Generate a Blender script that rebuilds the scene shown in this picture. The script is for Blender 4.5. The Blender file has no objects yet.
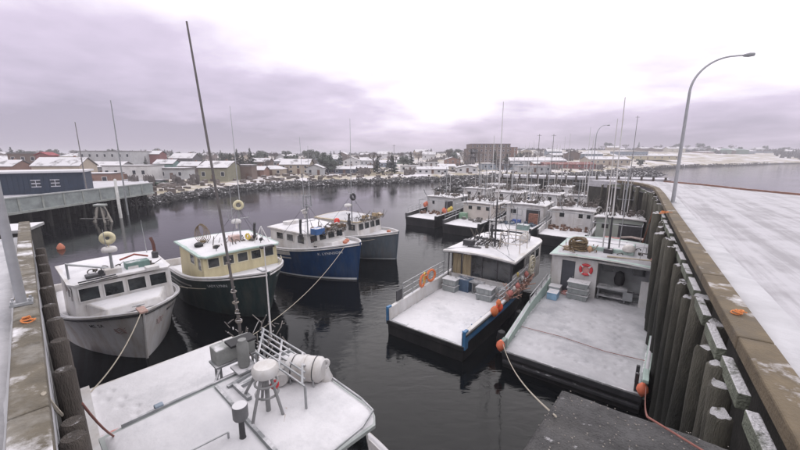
import bpy, math, random
from mathutils import Vector, Matrix, noise
random.seed(7)
R = math.radians
SC = bpy.context.scene
COL = SC.collection

# ------------------------------------------------------------------ camera
CAM_H = 10.0
PITCH = R(11.3)
cam_d = bpy.data.cameras.new('camera'); cam = bpy.data.objects.new('camera', cam_d); COL.objects.link(cam)
cam.location = (0, 0, CAM_H); cam.rotation_euler = (R(90) - PITCH, 0, 0)
cam_d.sensor_width = 36; cam_d.lens = 15.75; cam_d.clip_start = .05; cam_d.clip_end = 6000
SC.camera = cam

# ------------------------------------------------------------------ world: overcast sky
W = bpy.data.worlds.new('World'); SC.world = W; W.use_nodes = True
nt = W.node_tree; nt.nodes.clear(); N = nt.nodes; L = nt.links
def nn(tree, t, **k):
    n = tree.nodes.new(t)
    for a, b in k.items(): setattr(n, a, b)
    return n
out = nn(nt, 'ShaderNodeOutputWorld')
sky = nn(nt, 'ShaderNodeTexSky', sky_type='NISHITA', sun_disc=False, sun_elevation=R(38), sun_rotation=R(10))
bg1 = nn(nt, 'ShaderNodeBackground'); bg1.inputs[1].default_value = .08
L.new(sky.outputs[0], bg1.inputs[0])
tc = nn(nt, 'ShaderNodeTexCoord')
sep = nn(nt, 'ShaderNodeSeparateXYZ'); L.new(tc.outputs['Generated'], sep.inputs[0])
def wm(op, a, b, clamp=False):
    n = nn(nt, 'ShaderNodeMath', operation=op); n.use_clamp = clamp
    for i, v in enumerate((a, b)):
        if v is None: continue
        if isinstance(v, (int, float)): n.inputs[i].default_value = v
        else: L.new(v, n.inputs[i])
    return n.outputs[0]
zc = wm('ADD', wm('MAXIMUM', sep.outputs[2], 0), .16)
px_ = wm('DIVIDE', sep.outputs[0], zc); py_ = wm('DIVIDE', sep.outputs[1], zc)
cmb = nn(nt, 'ShaderNodeCombineXYZ'); L.new(px_, cmb.inputs[0]); L.new(py_, cmb.inputs[1])
n1 = nn(nt, 'ShaderNodeTexNoise'); n1.inputs['Scale'].default_value = .36; n1.inputs['Detail'].default_value = 7
n1.inputs['Roughness'].default_value = .52; n1.inputs['Distortion'].default_value = .35
L.new(cmb.outputs[0], n1.inputs['Vector'])
n2 = nn(nt, 'ShaderNodeTexNoise'); n2.inputs['Scale'].default_value = 1.5; n2.inputs['Detail'].default_value = 6
L.new(cmb.outputs[0], n2.inputs['Vector'])
nz = wm('ADD', wm('MULTIPLY', n1.outputs[0], .75), wm('MULTIPLY', n2.outputs[0], .25))
# brighter upwards, darker bank of cloud to the left
elev = wm('MULTIPLY', sep.outputs[2], 3.0)
left = wm('MULTIPLY', wm('MINIMUM', sep.outputs[0], .15), .58)
fac = wm('ADD', wm('ADD', wm('MULTIPLY', wm('SUBTRACT', nz, .5), 2.9), elev), wm('ADD', left, .16))
ramp = nn(nt, 'ShaderNodeValToRGB'); L.new(fac, ramp.inputs[0])
e = ramp.color_ramp.elements
e[0].position = 0; e[0].color = (.54, .485, .62, 1)
e[1].position = 1; e[1].color = (1.85, 1.78, 1.86, 1)
m_ = ramp.color_ramp.elements.new(.45); m_.color = (.90, .79, .985, 1)
bg2 = nn(nt, 'ShaderNodeBackground'); bg2.inputs[1].default_value = 1.0
L.new(ramp.outputs[0], bg2.inputs[0])
mx = nn(nt, 'ShaderNodeMixShader'); mx.inputs[0].default_value = .93
L.new(bg1.outputs[0], mx.inputs[1]); L.new(bg2.outputs[0], mx.inputs[2]); L.new(mx.outputs[0], out.inputs[0])

sun_d = bpy.data.lights.new('sun', 'SUN'); sun_d.energy = .5; sun_d.angle = R(35); sun_d.color = (1, .95, .93)
sun = bpy.data.objects.new('sun', sun_d); COL.objects.link(sun)
sun.rotation_euler = (R(-52), 0, R(-10))
SC.view_settings.view_transform = 'Standard'; SC.view_settings.look = 'None'
SC.view_settings.exposure = -.16; SC.view_settings.gamma = 1

# ------------------------------------------------------------------ materials
MATS = {}
def mat(name, col, rough=.7, var=.25, scale=3.0, bump=.15, snow=0.0, metal=0.0, spec=.5, grime=None, stretch=None, snowscale=1.6, grimeamt=.5, bscale=None, zdark=None):
    """procedural material: colour mottling, optional grime patches, fine bump, optional snow lying on upward faces"""
    if name in MATS: return MATS[name]
    m = bpy.data.materials.new(name); m.use_nodes = True; t = m.node_tree; b = t.nodes['Principled BSDF']
    tcn = nn(t, 'ShaderNodeTexCoord'); vec = tcn.outputs['Object']
    if stretch:
        mp = nn(t, 'ShaderNodeMapping'); mp.inputs['Scale'].default_value = stretch; t.links.new(vec, mp.inputs[0]); vec = mp.outputs[0]
    no = nn(t, 'ShaderNodeTexNoise'); no.inputs['Scale'].default_value = scale; no.inputs['Detail'].default_value = 6
    no.inputs['Roughness'].default_value = .62; t.links.new(vec, no.inputs['Vector'])
    mr = nn(t, 'ShaderNodeMapRange'); mr.inputs[1].default_value = .3; mr.inputs[2].default_value = .7
    mr.inputs[3].default_value = 1 - var; mr.inputs[4].default_value = 1 + var; t.links.new(no.outputs[0], mr.inputs[0])
    vm = nn(t, 'ShaderNodeVectorMath', operation='SCALE'); vm.inputs[0].default_value = col[:3]; t.links.new(mr.outputs[0], vm.inputs['Scale'])
    colout = vm.outputs[0]
    if grime:
        g = nn(t, 'ShaderNodeTexNoise'); g.inputs['Scale'].default_value = scale * .45; g.inputs['Detail'].default_value = 8; g.inputs['Roughness'].default_value = .7
        t.links.new(vec, g.inputs['Vector'])
        gm = nn(t, 'ShaderNodeMapRange'); gm.inputs[1].default_value = .44 if stretch else .5; gm.inputs[2].default_value = .66; gm.inputs[4].default_value = grimeamt
        t.links.new(g.outputs[0], gm.inputs[0])
        mi = nn(t, 'ShaderNodeMix', data_type='RGBA'); t.links.new(gm.outputs[0], mi.inputs[0])
        t.links.new(colout, mi.inputs[6]); mi.inputs[7].default_value = (*grime, 1); colout = mi.outputs[2]
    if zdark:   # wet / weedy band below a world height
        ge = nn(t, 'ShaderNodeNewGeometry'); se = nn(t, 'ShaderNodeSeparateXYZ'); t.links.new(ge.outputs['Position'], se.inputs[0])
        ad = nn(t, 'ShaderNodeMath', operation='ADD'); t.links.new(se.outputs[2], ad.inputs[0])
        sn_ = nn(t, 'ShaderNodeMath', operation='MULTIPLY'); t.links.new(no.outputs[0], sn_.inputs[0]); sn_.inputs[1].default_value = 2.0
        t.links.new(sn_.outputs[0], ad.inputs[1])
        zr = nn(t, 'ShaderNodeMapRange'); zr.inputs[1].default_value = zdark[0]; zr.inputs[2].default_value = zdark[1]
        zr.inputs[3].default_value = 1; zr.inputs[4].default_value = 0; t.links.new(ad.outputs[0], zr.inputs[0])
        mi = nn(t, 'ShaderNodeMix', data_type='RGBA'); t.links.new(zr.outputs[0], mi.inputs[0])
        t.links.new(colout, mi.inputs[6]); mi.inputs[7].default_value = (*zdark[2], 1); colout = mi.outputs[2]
    rr = nn(t, 'ShaderNodeMapRange'); rr.inputs[3].default_value = max(0, rough - .12); rr.inputs[4].default_value = min(1, rough + .12)
    t.links.new(no.outputs[0], rr.inputs[0]); rout = rr.outputs[0]
    if snow:
        ge = nn(t, 'ShaderNodeNewGeometry'); se = nn(t, 'ShaderNodeSeparateXYZ'); t.links.new(ge.outputs['Normal'], se.inputs[0])
        up = nn(t, 'ShaderNodeMapRange'); up.inputs[1].default_value = .55; up.inputs[2].default_value = .85; t.links.new(se.outputs[2], up.inputs[0])
        s2 = nn(t, 'ShaderNodeTexNoise'); s2.inputs['Scale'].default_value = snowscale; s2.inputs['Detail'].default_value = 8; s2.inputs['Roughness'].default_value = .65
        t.links.new(tcn.outputs['Object'], s2.inputs['Vector'])
        th = nn(t, 'ShaderNodeMapRange'); c = .72 - .44 * snow; th.inputs[1].default_value = c - .05; th.inputs[2].default_value = c + .07
        t.links.new(s2.outputs[0], th.inputs[0])
        mu = nn(t, 'ShaderNodeMath', operation='MULTIPLY'); t.links.new(up.outputs[0], mu.inputs[0]); t.links.new(th.outputs[0], mu.inputs[1])
        mi = nn(t, 'ShaderNodeMix', data_type='RGBA'); t.links.new(mu.outputs[0], mi.inputs[0]); t.links.new(colout, mi.inputs[6])
        mi.inputs[7].default_value = (.62, .61, .63, 1); colout = mi.outputs[2]
        ma = nn(t, 'ShaderNodeMath', operation='MAXIMUM'); t.links.new(rout, ma.inputs[0]); t.links.new(mu.outputs[0], ma.inputs[1]); rout = ma.outputs[0]
    t.links.new(colout, b.inputs['Base Color']); t.links.new(rout, b.inputs['Roughness'])
    b.inputs['Metallic'].default_value = metal; b.inputs['Specular IOR Level'].default_value = spec
    if bump:
        bn = nn(t, 'ShaderNodeTexNoise'); bn.inputs['Scale'].default_value = bscale or scale * 7; bn.inputs['Detail'].default_value = 5
        t.links.new(vec, bn.inputs['Vector'])
        bp = nn(t, 'ShaderNodeBump'); bp.inputs['Strength'].default_value = bump; bp.inputs['Distance'].default_value = .03 if bump < .75 else .08
        t.links.new(bn.outputs[0], bp.inputs['Height']); t.links.new(bp.outputs[0], b.inputs['Normal'])
    MATS[name] = m; return m

SNOW = mat('snow', (.64, .632, .652), 1, .05, 1.3, .35, grime=(.5, .5, .53), grimeamt=.45)
SNOWD = mat('trodden_snow', (.47, .465, .485), .9, .14, 1.1, .45, grime=(.3, .3, .32), grimeamt=.8)
SNOWF = mat('roof_snow', (.66, .65, .67), 1, .05, 1.4, .5, grime=(.45, .45, .47), grimeamt=.55)
WHITE = mat('white_gelcoat', (.60, .59, .59), .42, .1, 1.6, .06, grime=(.33, .28, .22), grimeamt=.5, stretch=(1.4, 1.4, .5))
WHITEH = mat('white_hull', (.56, .555, .56), .35, .08, 2.2, .04, grime=(.30, .22, .15), grimeamt=.6, stretch=(1.6, 1.6, .22))
CREAM = mat('cream_paint', (.55, .49, .31), .5, .12, 1.6, .06, grime=(.36, .30, .19), grimeamt=.55, stretch=(1.4, 1.4, .4))
CREAMT = mat('cream_trim', (.6, .56, .43), .5, .1, 1.5, .06)
GREENH = mat('dark_green_hull', (.026, .046, .048), .35, .3, 2.2, .05, grime=(.10, .10, .09), grimeamt=.6, stretch=(1.6, 1.6, .22))
BLUEH = mat('blue_hull', (.014, .05, .14), .33, .25, 2.2, .05, grime=(.07, .09, .13), grimeamt=.6, stretch=(1.6, 1.6, .22))
GREYH = mat('slate_hull', (.10, .125, .15), .35, .2, 2.2, .05, grime=(.16, .14, .12), grimeamt=.5, stretch=(1.6, 1.6, .22))
BLACKH = mat('black_hull', (.016, .017, .019), .45, .3, 2.2, .05, grime=(.05, .047, .045), stretch=(1.6, 1.6, .3))
RUB = mat('black_rubber', (.02, .02, .022), .6, .3, 4, .2)
GLASS = mat('dark_window_glass', (.026, .03, .033), .1, .85, 1.7, 0, spec=.75, grime=(.09, .09, .085), grimeamt=.6)  # pale patches painted into the colour as brighter glimpses of the interior
STEEL = mat('galvanised_steel', (.34, .35, .36), .45, .2, 5, .1, metal=.4, snow=.5)
ALU = mat('weathered_aluminium', (.42, .43, .44), .4, .15, 4, .1, metal=.6)
GREYP = mat('grey_painted_metal', (.26, .27, .28), .5, .2, 3, .1, snow=.5)
DARKM = mat('dark_metal', (.045, .045, .05), .5, .3, 4, .15, snow=.25)
RUST = mat('rusty_metal', (.10, .038, .03), .8, .4, 5, .3, grime=(.05, .03, .03))
WOODL = mat('varnished_plywood', (.42, .29, .14), .6, .2, 2, .1, stretch=(6, 6, 1))
CAPW = mat('capping_timber', (.125, .108, .08), .85, .35, 2.2, .7, grime=(.34, .33, .31), grimeamt=.5, snow=.36, snowscale=1.1, stretch=None, bscale=22)
CAPB = mat('brown_capping_timber', (.135, .105, .066), .85, .35, 1.6, .7, grime=(.105, .09, .07), grimeamt=.8, snow=.22, snowscale=.9, bscale=22)
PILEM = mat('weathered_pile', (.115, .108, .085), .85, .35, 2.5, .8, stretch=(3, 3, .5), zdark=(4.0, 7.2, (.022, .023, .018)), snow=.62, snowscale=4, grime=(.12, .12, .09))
PILED = mat('creosoted_pile', (.085, .072, .062), .8, .4, 2.5, .8, stretch=(3, 3, .5), zdark=(2.5, 5.5, (.02, .02, .018)), snow=.3, snowscale=4)
WALEM = mat('green_wale_timber', (.15, .165, .125), .85, .35, 3, .8, snow=.7, snowscale=3)
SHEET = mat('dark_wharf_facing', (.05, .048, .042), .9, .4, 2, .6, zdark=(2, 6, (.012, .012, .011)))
ROPE = mat('pale_rope', (.42, .38, .31), .9, .2, 20, .4)
ROPER = mat('reddish_rope', (.26, .11, .09), .9, .2, 20, .4)
ORANGE = mat('orange_float', (.62, .17, .06), .5, .2, 4, .1)
RED = mat('red_float', (.62, .06, .045), .5, .2, 4, .1)
LRED = mat('lifering_red', (.6, .05, .06), .5, .15, 4, .05)
PINK = mat('faded_red_cover', (.55, .27, .25), .8, .2, 3, .2, snow=.4)
YEL = mat('yellow_plastic', (.62, .47, .10), .5, .2, 3, .1)
GREENP = mat('green_plastic', (.12, .33, .16), .5, .2, 3, .1)
BLUEP = mat('blue_plastic', (.05, .13, .32), .45, .2, 3, .1, snow=.5)
BLUET = mat('blue_trim_paint', (.05, .16, .32), .45, .2, 2, .1, grime=(.3, .32, .34))
TEALT = mat('pale_green_trim', (.36, .46, .42), .5, .15, 2, .1)
TOTE = mat('grey_fish_tote', (.27, .29, .29), .6, .15, 3, .1, snow=.75, snowscale=3)
NET = mat('brown_netting', (.22, .16, .09), .95, .4, 9, .8, snow=.3, snowscale=6)
BLACKT = mat('black_lettering', (.03, .03, .035), .5, .1, 3, 0)
WHITET = mat('white_lettering', (.62, .64, .66), .5, .1, 3, 0)
EMB = mat('brown_emblem_paint', (.22, .13, .12), .5, .1, 3, 0)
CURT = mat('tan_curtain', (.36, .30, .20), .9, .25, 3, .3, stretch=(8, 8, .4))
INTER = mat('dim_interior', (.10, .10, .10), .8, .3, 2, .1)
CONC = mat('weathered_concrete', (.31, .33, .31), .9, .2, 1.2, .3, grime=(.16, .17, .16), grimeamt=.7, snow=.5)
CONCG = mat('green_grey_concrete_panel', (.27, .30, .295), .85, .2, 1, .3, grime=(.15, .165, .165), grimeamt=.7)
NAVY = mat('navy_siding', (.012, .026, .052), .6, .2, 1, .1)
ASPH = mat('dark_gritty_asphalt', (.085, .083, .084), .9, .5, 2.5, 1.0, grime=(.10, .095, .09), snow=.10, snowscale=7, bscale=30)

# water
def water_mat():
    m = bpy.data.materials.new('harbour_water'); m.use_nodes = True; t = m.node_tree; b = t.nodes['Principled BSDF']
    b.inputs['Base Color'].default_value = (.004, .005, .006, 1); b.inputs['Roughness'].default_value = .06
    b.inputs['IOR'].default_value = 1.33; b.inputs['Specular IOR Level'].default_value = .32
    tcn = nn(t, 'ShaderNodeTexCoord')
    mp = nn(t, 'ShaderNodeMapping'); mp.inputs['Rotation'].default_value = (0, 0, R(20)); mp.inputs['Scale'].default_value = (1, 2.2, 1)
    t.links.new(tcn.outputs['Object'], mp.inputs[0])
    a = nn(t, 'ShaderNodeTexNoise'); a.inputs['Scale'].default_value = 1.1; a.inputs['Detail'].default_value = 4; a.inputs['Distortion'].default_value = .6
    c = nn(t, 'ShaderNodeTexNoise'); c.inputs['Scale'].default_value = .09; c.inputs['Detail'].default_value = 3
    t.links.new(mp.outputs[0], a.inputs['Vector']); t.links.new(tcn.outputs['Object'], c.inputs['Vector'])
    mr = nn(t, 'ShaderNodeMapRange'); mr.inputs[1].default_value = .38; mr.inputs[2].default_value = .62; mr.inputs[3].default_value = .25; mr.inputs[4].default_value = 1
    t.links.new(c.outputs[0], mr.inputs[0])
    bp = nn(t, 'ShaderNodeBump'); bp.inputs['Distance'].default_value = .12
    mu = nn(t, 'ShaderNodeMath', operation='MULTIPLY'); t.links.new(mr.outputs[0], mu.inputs[0]); mu.inputs[1].default_value = .22
    t.links.new(mu.outputs[0], bp.inputs['Strength']); t.links.new(a.outputs[0], bp.inputs['Height'])
    t.links.new(bp.outputs[0], b.inputs['Normal'])
    return m
WATER = water_mat()

# snowy ground with rock at the tide line and worn patches
def ground_mat(name, rock_z=1.0, patch=.50):
    m = bpy.data.materials.new(name); m.use_nodes = True; t = m.node_tree; b = t.nodes['Principled BSDF']
    ge = nn(t, 'ShaderNodeNewGeometry'); se = nn(t, 'ShaderNodeSeparateXYZ'); t.links.new(ge.outputs['Position'], se.inputs[0])
    a = nn(t, 'ShaderNodeTexNoise'); a.inputs['Scale'].default_value = .055; a.inputs['Detail'].default_value = 9; a.inputs['Roughness'].default_value = .7
    t.links.new(ge.outputs['Position'], a.inputs['Vector'])
    f = nn(t, 'ShaderNodeTexNoise'); f.inputs['Scale'].default_value = .9; f.inputs['Detail'].default_value = 6
    t.links.new(ge.outputs['Position'], f.inputs['Vector'])
    r1 = nn(t, 'ShaderNodeValToRGB'); t.links.new(a.outputs[0], r1.inputs[0]); q = r1.color_ramp.elements
    q[0].position = patch - .16; q[0].color = (.20, .165, .11, 1); q[1].position = patch + .07; q[1].color = (.62, .60, .63, 1)
    k = q.new(patch - .04); k.color = (.36, .32, .24, 1)
    zz = nn(t, 'ShaderNodeMath', operation='ADD'); t.links.new(se.outputs[2], zz.inputs[0])
    f2 = nn(t, 'ShaderNodeMath', operation='MULTIPLY'); t.links.new(f.outputs[0], f2.inputs[0]); f2.inputs[1].default_value = 1.2; t.links.new(f2.outputs[0], zz.inputs[1])
    zr = nn(t, 'ShaderNodeMapRange'); zr.inputs[1].default_value = rock_z + .45; zr.inputs[2].default_value = rock_z + .8; t.links.new(zz.outputs[0], zr.inputs[0])
    mi = nn(t, 'ShaderNodeMix', data_type='RGBA'); t.links.new(zr.outputs[0], mi.inputs[0]); mi.inputs[6].default_value = (.045, .042, .04, 1)
    t.links.new(r1.outputs[0], mi.inputs[7]); t.links.new(mi.outputs[2], b.inputs['Base Color']); b.inputs['Roughness'].default_value = .95
    bp = nn(t, 'ShaderNodeBump'); bp.inputs['Strength'].default_value = .5; bp.inputs['Distance'].default_value = .15
    t.links.new(f.outputs[0], bp.inputs['Height']); t.links.new(bp.outputs[0], b.inputs['Normal'])
    return m
GROUND = ground_mat('snowy_shore_ground')

# driven-over snow on the quay: tyre tracks run along the quay
def track_mat(name, rot, base=(.45, .44, .465), dark=(.30, .29, .305)):
    m = bpy.data.materials.new(name); m.use_nodes = True; t = m.node_tree; b = t.nodes['Principled BSDF']
    ge = nn(t, 'ShaderNodeNewGeometry')
    mp = nn(t, 'ShaderNodeMapping'); mp.inputs['Rotation'].default_value = (0, 0, rot)
    t.links.new(ge.outputs['Position'], mp.inputs[0])
    mp2 = nn(t, 'ShaderNodeMapping'); mp2.inputs['Scale'].default_value = (1.0, .035, 1); t.links.new(mp.outputs[0], mp2.inputs[0])
    a = nn(t, 'ShaderNodeTexNoise'); a.inputs['Scale'].default_value = 1.7; a.inputs['Detail'].default_value = 8; a.inputs['Roughness'].default_value = .72; a.inputs['Distortion'].default_value = .15
    t.links.new(mp2.outputs[0], a.inputs['Vector'])
    c = nn(t, 'ShaderNodeTexNoise'); c.inputs['Scale'].default_value = .6; c.inputs['Detail'].default_value = 11; c.inputs['Roughness'].default_value = .7
    t.links.new(ge.outputs['Position'], c.inputs['Vector'])
    s = nn(t, 'ShaderNodeMath', operation='ADD'); t.links.new(a.outputs[0], s.inputs[0])
    s2 = nn(t, 'ShaderNodeMath', operation='MULTIPLY'); t.links.new(c.outputs[0], s2.inputs[0]); s2.inputs[1].default_value = .6; t.links.new(s2.outputs[0], s.inputs[1])
    r = nn(t, 'ShaderNodeMapRange'); r.inputs[1].default_value = .66; r.inputs[2].default_value = .84; t.links.new(s.outputs[0], r.inputs[0])
    mi = nn(t, 'ShaderNodeMix', data_type='RGBA'); t.links.new(r.outputs[0], mi.inputs[0]); mi.inputs[6].default_value = (*dark, 1); mi.inputs[7].default_value = (*base, 1)
    t.links.new(mi.outputs[2], b.inputs['Base Color']); b.inputs['Roughness'].default_value = .85
    bp = nn(t, 'ShaderNodeBump'); bp.inputs['Strength'].default_value = .6; bp.inputs['Distance'].default_value = .06
    t.links.new(s.outputs[0], bp.inputs['Height']); t.links.new(bp.outputs[0], b.inputs['Normal'])
    return m

# ------------------------------------------------------------------ mesh builder
class MB:
    def __init__(s): s.v = []; s.f = []; s.seg = []
    def add(s, vs, fs):
        o = len(s.v); s.seg.append((o, len(vs), len(s.f), len(fs))); s.v += [tuple(q) for q in vs]; s.f += [tuple(i + o for i in f) for f in fs]; return s
    def box(s, c, d, rz=0, M=None):
        x, y, z = d[0] / 2, d[1] / 2, d[2] / 2; c = Vector(c)
        Q = M if M is not None else Matrix.Rotation(rz, 3, 'Z')
        vs = [c + Q @ Vector((a * x, b * y, e * z)) for a in (-1, 1) for b in (-1, 1) for e in (-1, 1)]
        return s.add(vs, [(0, 1, 3, 2), (4, 6, 7, 5), (0, 4, 5, 1), (2, 3, 7, 6), (0, 2, 6, 4), (1, 5, 7, 3)])
    def hexa(s, b, t):      # bottom 4, top 4 (ccw)
        return s.add(list(b) + list(t), [(3, 2, 1, 0), (4, 5, 6, 7)] + [(i, (i + 1) % 4, 4 + (i + 1) % 4, 4 + i) for i in range(4)])
    def cyl(s, a, b, r, r2=None, n=10, cap=True):
        a = Vector(a); b = Vector(b); r2 = r if r2 is None else r2; d = (b - a)
        if d.length < 1e-6: return s
        d.normalize(); u = d.orthogonal().normalized(); w = d.cross(u)
        vs = []
        for p, q in ((a, r), (b, r2)):
            for i in range(n):
                t = 2 * math.pi * i / n; vs.append(p + (u * math.cos(t) + w * math.sin(t)) * q)
        fs = [(i, (i + 1) % n, n + (i + 1) % n, n + i) for i in range(n)]
        if cap: fs += [tuple(range(n))[::-1], tuple(range(n, 2 * n))]
        return s.add(vs, fs)
    def tube(s, pts, r, n=6):
        pts = [Vector(p) for p in pts]; m = len(pts); vs = []; u = None
        for i, p in enumerate(pts):
            d = (pts[min(i + 1, m - 1)] - pts[max(i - 1, 0)]).normalized()
            u = d.orthogonal().normalized() if u is None else (u - d * u.dot(d)).normalized()
            w = d.cross(u)
            rr = r[i] if isinstance(r, (list, tuple)) else r
            for k in range(n):
                t = 2 * math.pi * k / n; vs.append(p + (u * math.cos(t) + w * math.sin(t)) * rr)
        fs = [(i * n + k, i * n + (k + 1) % n, (i + 1) * n + (k + 1) % n, (i + 1) * n + k) for i in range(m - 1) for k in range(n)]
        fs += [tuple(range(n))[::-1], tuple(range((m - 1) * n, m * n))]
        return s.add(vs, fs)
    def torus(s, c, R_, r, ax=(0, 0, 1), n=18, k=8):
        ax = Vector(ax).normalized(); u = ax.orthogonal().normalized(); w = ax.cross(u); c = Vector(c); vs = []
        for i in range(n):
            t = 2 * math.pi * i / n; d = u * math.cos(t) + w * math.sin(t)
            for j in range(k):
                q = 2 * math.pi * j / k; vs.append(c + d * (R_ + r * math.cos(q)) + ax * r * math.sin(q))
        return s.add(vs, [(i * k + j, ((i + 1) % n) * k + j, ((i + 1) % n) * k + (j + 1) % k, i * k + (j + 1) % k) for i in range(n) for j in range(k)])
    def lathe(s, c, prof, ax=(0, 0, 1), n=14):      # prof: (radius, height) list
        ax = Vector(ax).normalized(); u = ax.orthogonal().normalized(); w = ax.cross(u); c = Vector(c); vs = []
        for (r, h) in prof:
            for i in range(n):
                t = 2 * math.pi * i / n; vs.append(c + ax * h + (u * math.cos(t) + w * math.sin(t)) * max(r, 1e-4))
        m = len(prof)
        fs = [(j * n + i, j * n + (i + 1) % n, (j + 1) * n + (i + 1) % n, (j + 1) * n + i) for j in range(m - 1) for i in range(n)]
        fs += [tuple(range(n))[::-1], tuple(range((m - 1) * n, m * n))]
        return s.add(vs, fs)
    def grid(s, fn, nu, nv, flip=False):
        vs = [fn(i / nu, j / nv) for i in range(nu + 1) for j in range(nv + 1)]
        k = nv + 1
        fs = [(i * k + j, (i + 1) * k + j, (i + 1) * k + j + 1, i * k + j + 1) for i in range(nu) for j in range(nv)]
        if flip: fs = [f[::-1] for f in fs]
        return s.add(vs, fs)
    def prism(s, poly, z0, z1):
        n = len(poly)
        return s.add([(x, y, z0) for x, y in poly] + [(x, y, z1) for x, y in poly],
                     [tuple(range(n))[::-1], tuple(range(n, 2 * n))] + [(i, (i + 1) % n, n + (i + 1) % n, n + i) for i in range(n)])
    def mesh(s, name, m, smooth=False):
        me = bpy.data.meshes.new(name); me.from_pydata(s.v, [], s.f); me.materials.append(m); me.update()
        if smooth:
            me.polygons.foreach_set('use_smooth', [True] * len(me.polygons))
            try: me.set_sharp_from_angle(angle=R(42))
            except Exception: pass
        return me
    def build(s, name, m, parent=None, smooth=False, bevel=0):
        o = bpy.data.objects.new(name, s.mesh(name, m, smooth)); COL.objects.link(o)
        if parent: o.parent = parent
        if bevel:
            b = o.modifiers.new('bevel', 'BEVEL'); b.width = bevel; b.segments = 2; b.limit_method = 'ANGLE'
        return o

def split_build(mb, name, m, parent, smooth=True, bevel=0):
    for (v0, nv, f0, nf) in mb.seg:
        MB().add(mb.v[v0:v0 + nv], [tuple(i - v0 for i in f) for f in mb.f[f0:f0 + nf]]).build(name, m, parent, smooth=smooth, bevel=bevel)
def tag(o, label=None, cat=None, group=None, kind=None):
    if label: o['label'] = label
    if cat: o['category'] = cat
    if group: o['group'] = group
    if kind: o['kind'] = kind
    return o
def thing(name, label, cat, loc=(0, 0, 0), rz=0, group=None):
    o = bpy.data.objects.new(name, None); o.empty_display_size = .3; COL.objects.link(o)
    o.location = loc; o.rotation_euler = (0, 0, rz); return tag(o, label, cat, group)
def kids(o): return [c for c in list(COL.objects) if c.parent == o]
def copy_tree(o, parent=None):
    c = o.copy(); COL.objects.link(c); c.parent = parent
    for ch in kids(o): copy_tree(ch, c)
    return c
def wp(px, py, z):
    """the point of the horizontal plane z that lies behind a pixel of the 800 x 450 photograph"""
    f, sp, cp = 350., math.sin(PITCH), math.cos(PITCH)
    dz = -f * sp + (225 - py) * cp; dy = f * cp + (225 - py) * sp; t = (z - CAM_H) / dz
    return Vector(((px - 400) * t, dy * t, z))
def col_at(px, Y, z=5):     # ground position in picture column px at distance Y
    d = Y * math.cos(PITCH) - (z - CAM_H) * math.sin(PITCH)
    return Vector(((px - 400) / 350 * d, Y, z))
def text_mesh(s, size=1.0):
    cu = bpy.data.curves.new('lettering', 'FONT'); cu.body = s; cu.size = size; cu.resolution_u = 2
    cu.align_x = 'CENTER'; cu.align_y = 'CENTER'; cu.offset = .012 * size
    ob = bpy.data.objects.new('lettering', cu); COL.objects.link(ob)
    dg = bpy.context.evaluated_depsgraph_get(); dg.update()
    me = bpy.data.meshes.new_from_object(ob.evaluated_get(dg))
    v = [tuple(q.co) for q in me.vertices]; f = [tuple(p.vertices) for p in me.polygons]
    bpy.data.objects.remove(ob); bpy.data.meshes.remove(me)
    return v, f

def snow_sheet(fn, nu, nv, th, parent, m=None, seed=0, edge=.12, name='snow_cover', drop=.02, tracks=()):
    """a real layer of lying snow over a surface fn(u,v): uneven thickness, thinning to a ragged edge"""
    feet = []
    rf_ = random.Random(seed)
    for (x0, y0, x1, y1) in tracks:
        n_ = max(2, int(math.hypot(x1 - x0, y1 - y0) / .38)); dx, dy = (x1 - x0) / n_, (y1 - y0) / n_; ln = math.hypot(dx, dy)
        for i in range(n_):
            sd = .11 if i % 2 else -.11; feet.append((x0 + dx * i - dy / ln * sd + rf_.uniform(-.06, .06), y0 + dy * i + dx / ln * sd + rf_.uniform(-.06, .06)))
    def g(u, v):
        p = Vector(fn(u, v)); k = noise.noise(Vector((p.x * 1.1 + seed, p.y * 1.1, seed))) * .5 + noise.noise(Vector((p.x * 4 + seed, p.y * 4, 3))) * .2
        ed = min(min(u, 1 - u), min(v, 1 - v)) / edge; ed = max(0, min(1, ed + .25 * k)); ed = math.sin(ed * math.pi / 2)
        if min(u, 1 - u, v, 1 - v) <= 0: ed = 0
        for fx, fy in feet:
            if abs(p.x - fx) < .16 and abs(p.y - fy) < .2:
                d_ = ((p.x - fx) / .13) ** 2 + ((p.y - fy) / .17) ** 2
                if d_ < 1: ed *= .15 + .85 * d_
        p.z += -drop + (drop + th * (.75 + .9 * k)) * ed; return p
    o = MB().grid(g, nu, nv).build(name, m or SNOW, parent, smooth=True); return o

# ------------------------------------------------------------------ boats
def window(parent, c, r, u, n, w, h, frame_m, glass=None, name='window', bar=.05, div=0):
    """glass panel standing in a real frame; c centre, r right, u up, n outward"""
    c, r, u, n = Vector(c), Vector(r).normalized(), Vector(u).normalized(), Vector(n).normalized()
    Mx = Matrix((r, u, n)).transposed()
    g = MB().box(c + n * .004, (w, h, .03), M=Mx).build(name, glass or GLASS, parent)
    f = MB()
    for s in (-1, 1):
        f.box(c + r * s * (w / 2 + bar / 2) + n * .015, (bar, h + 2 * bar, .05), M=Mx)
        f.box(c + u * s * (h / 2 + bar / 2) + n * .015, (w - .002, bar, .046), M=Mx)
    for i in range(div):
        f.box(c + r * w * ((i + 1) / (div + 1) - .5) + n * .015, (bar * .7, h - .002, .04), M=Mx)
    f.build('window_frame', frame_m, g)
    return g

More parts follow.
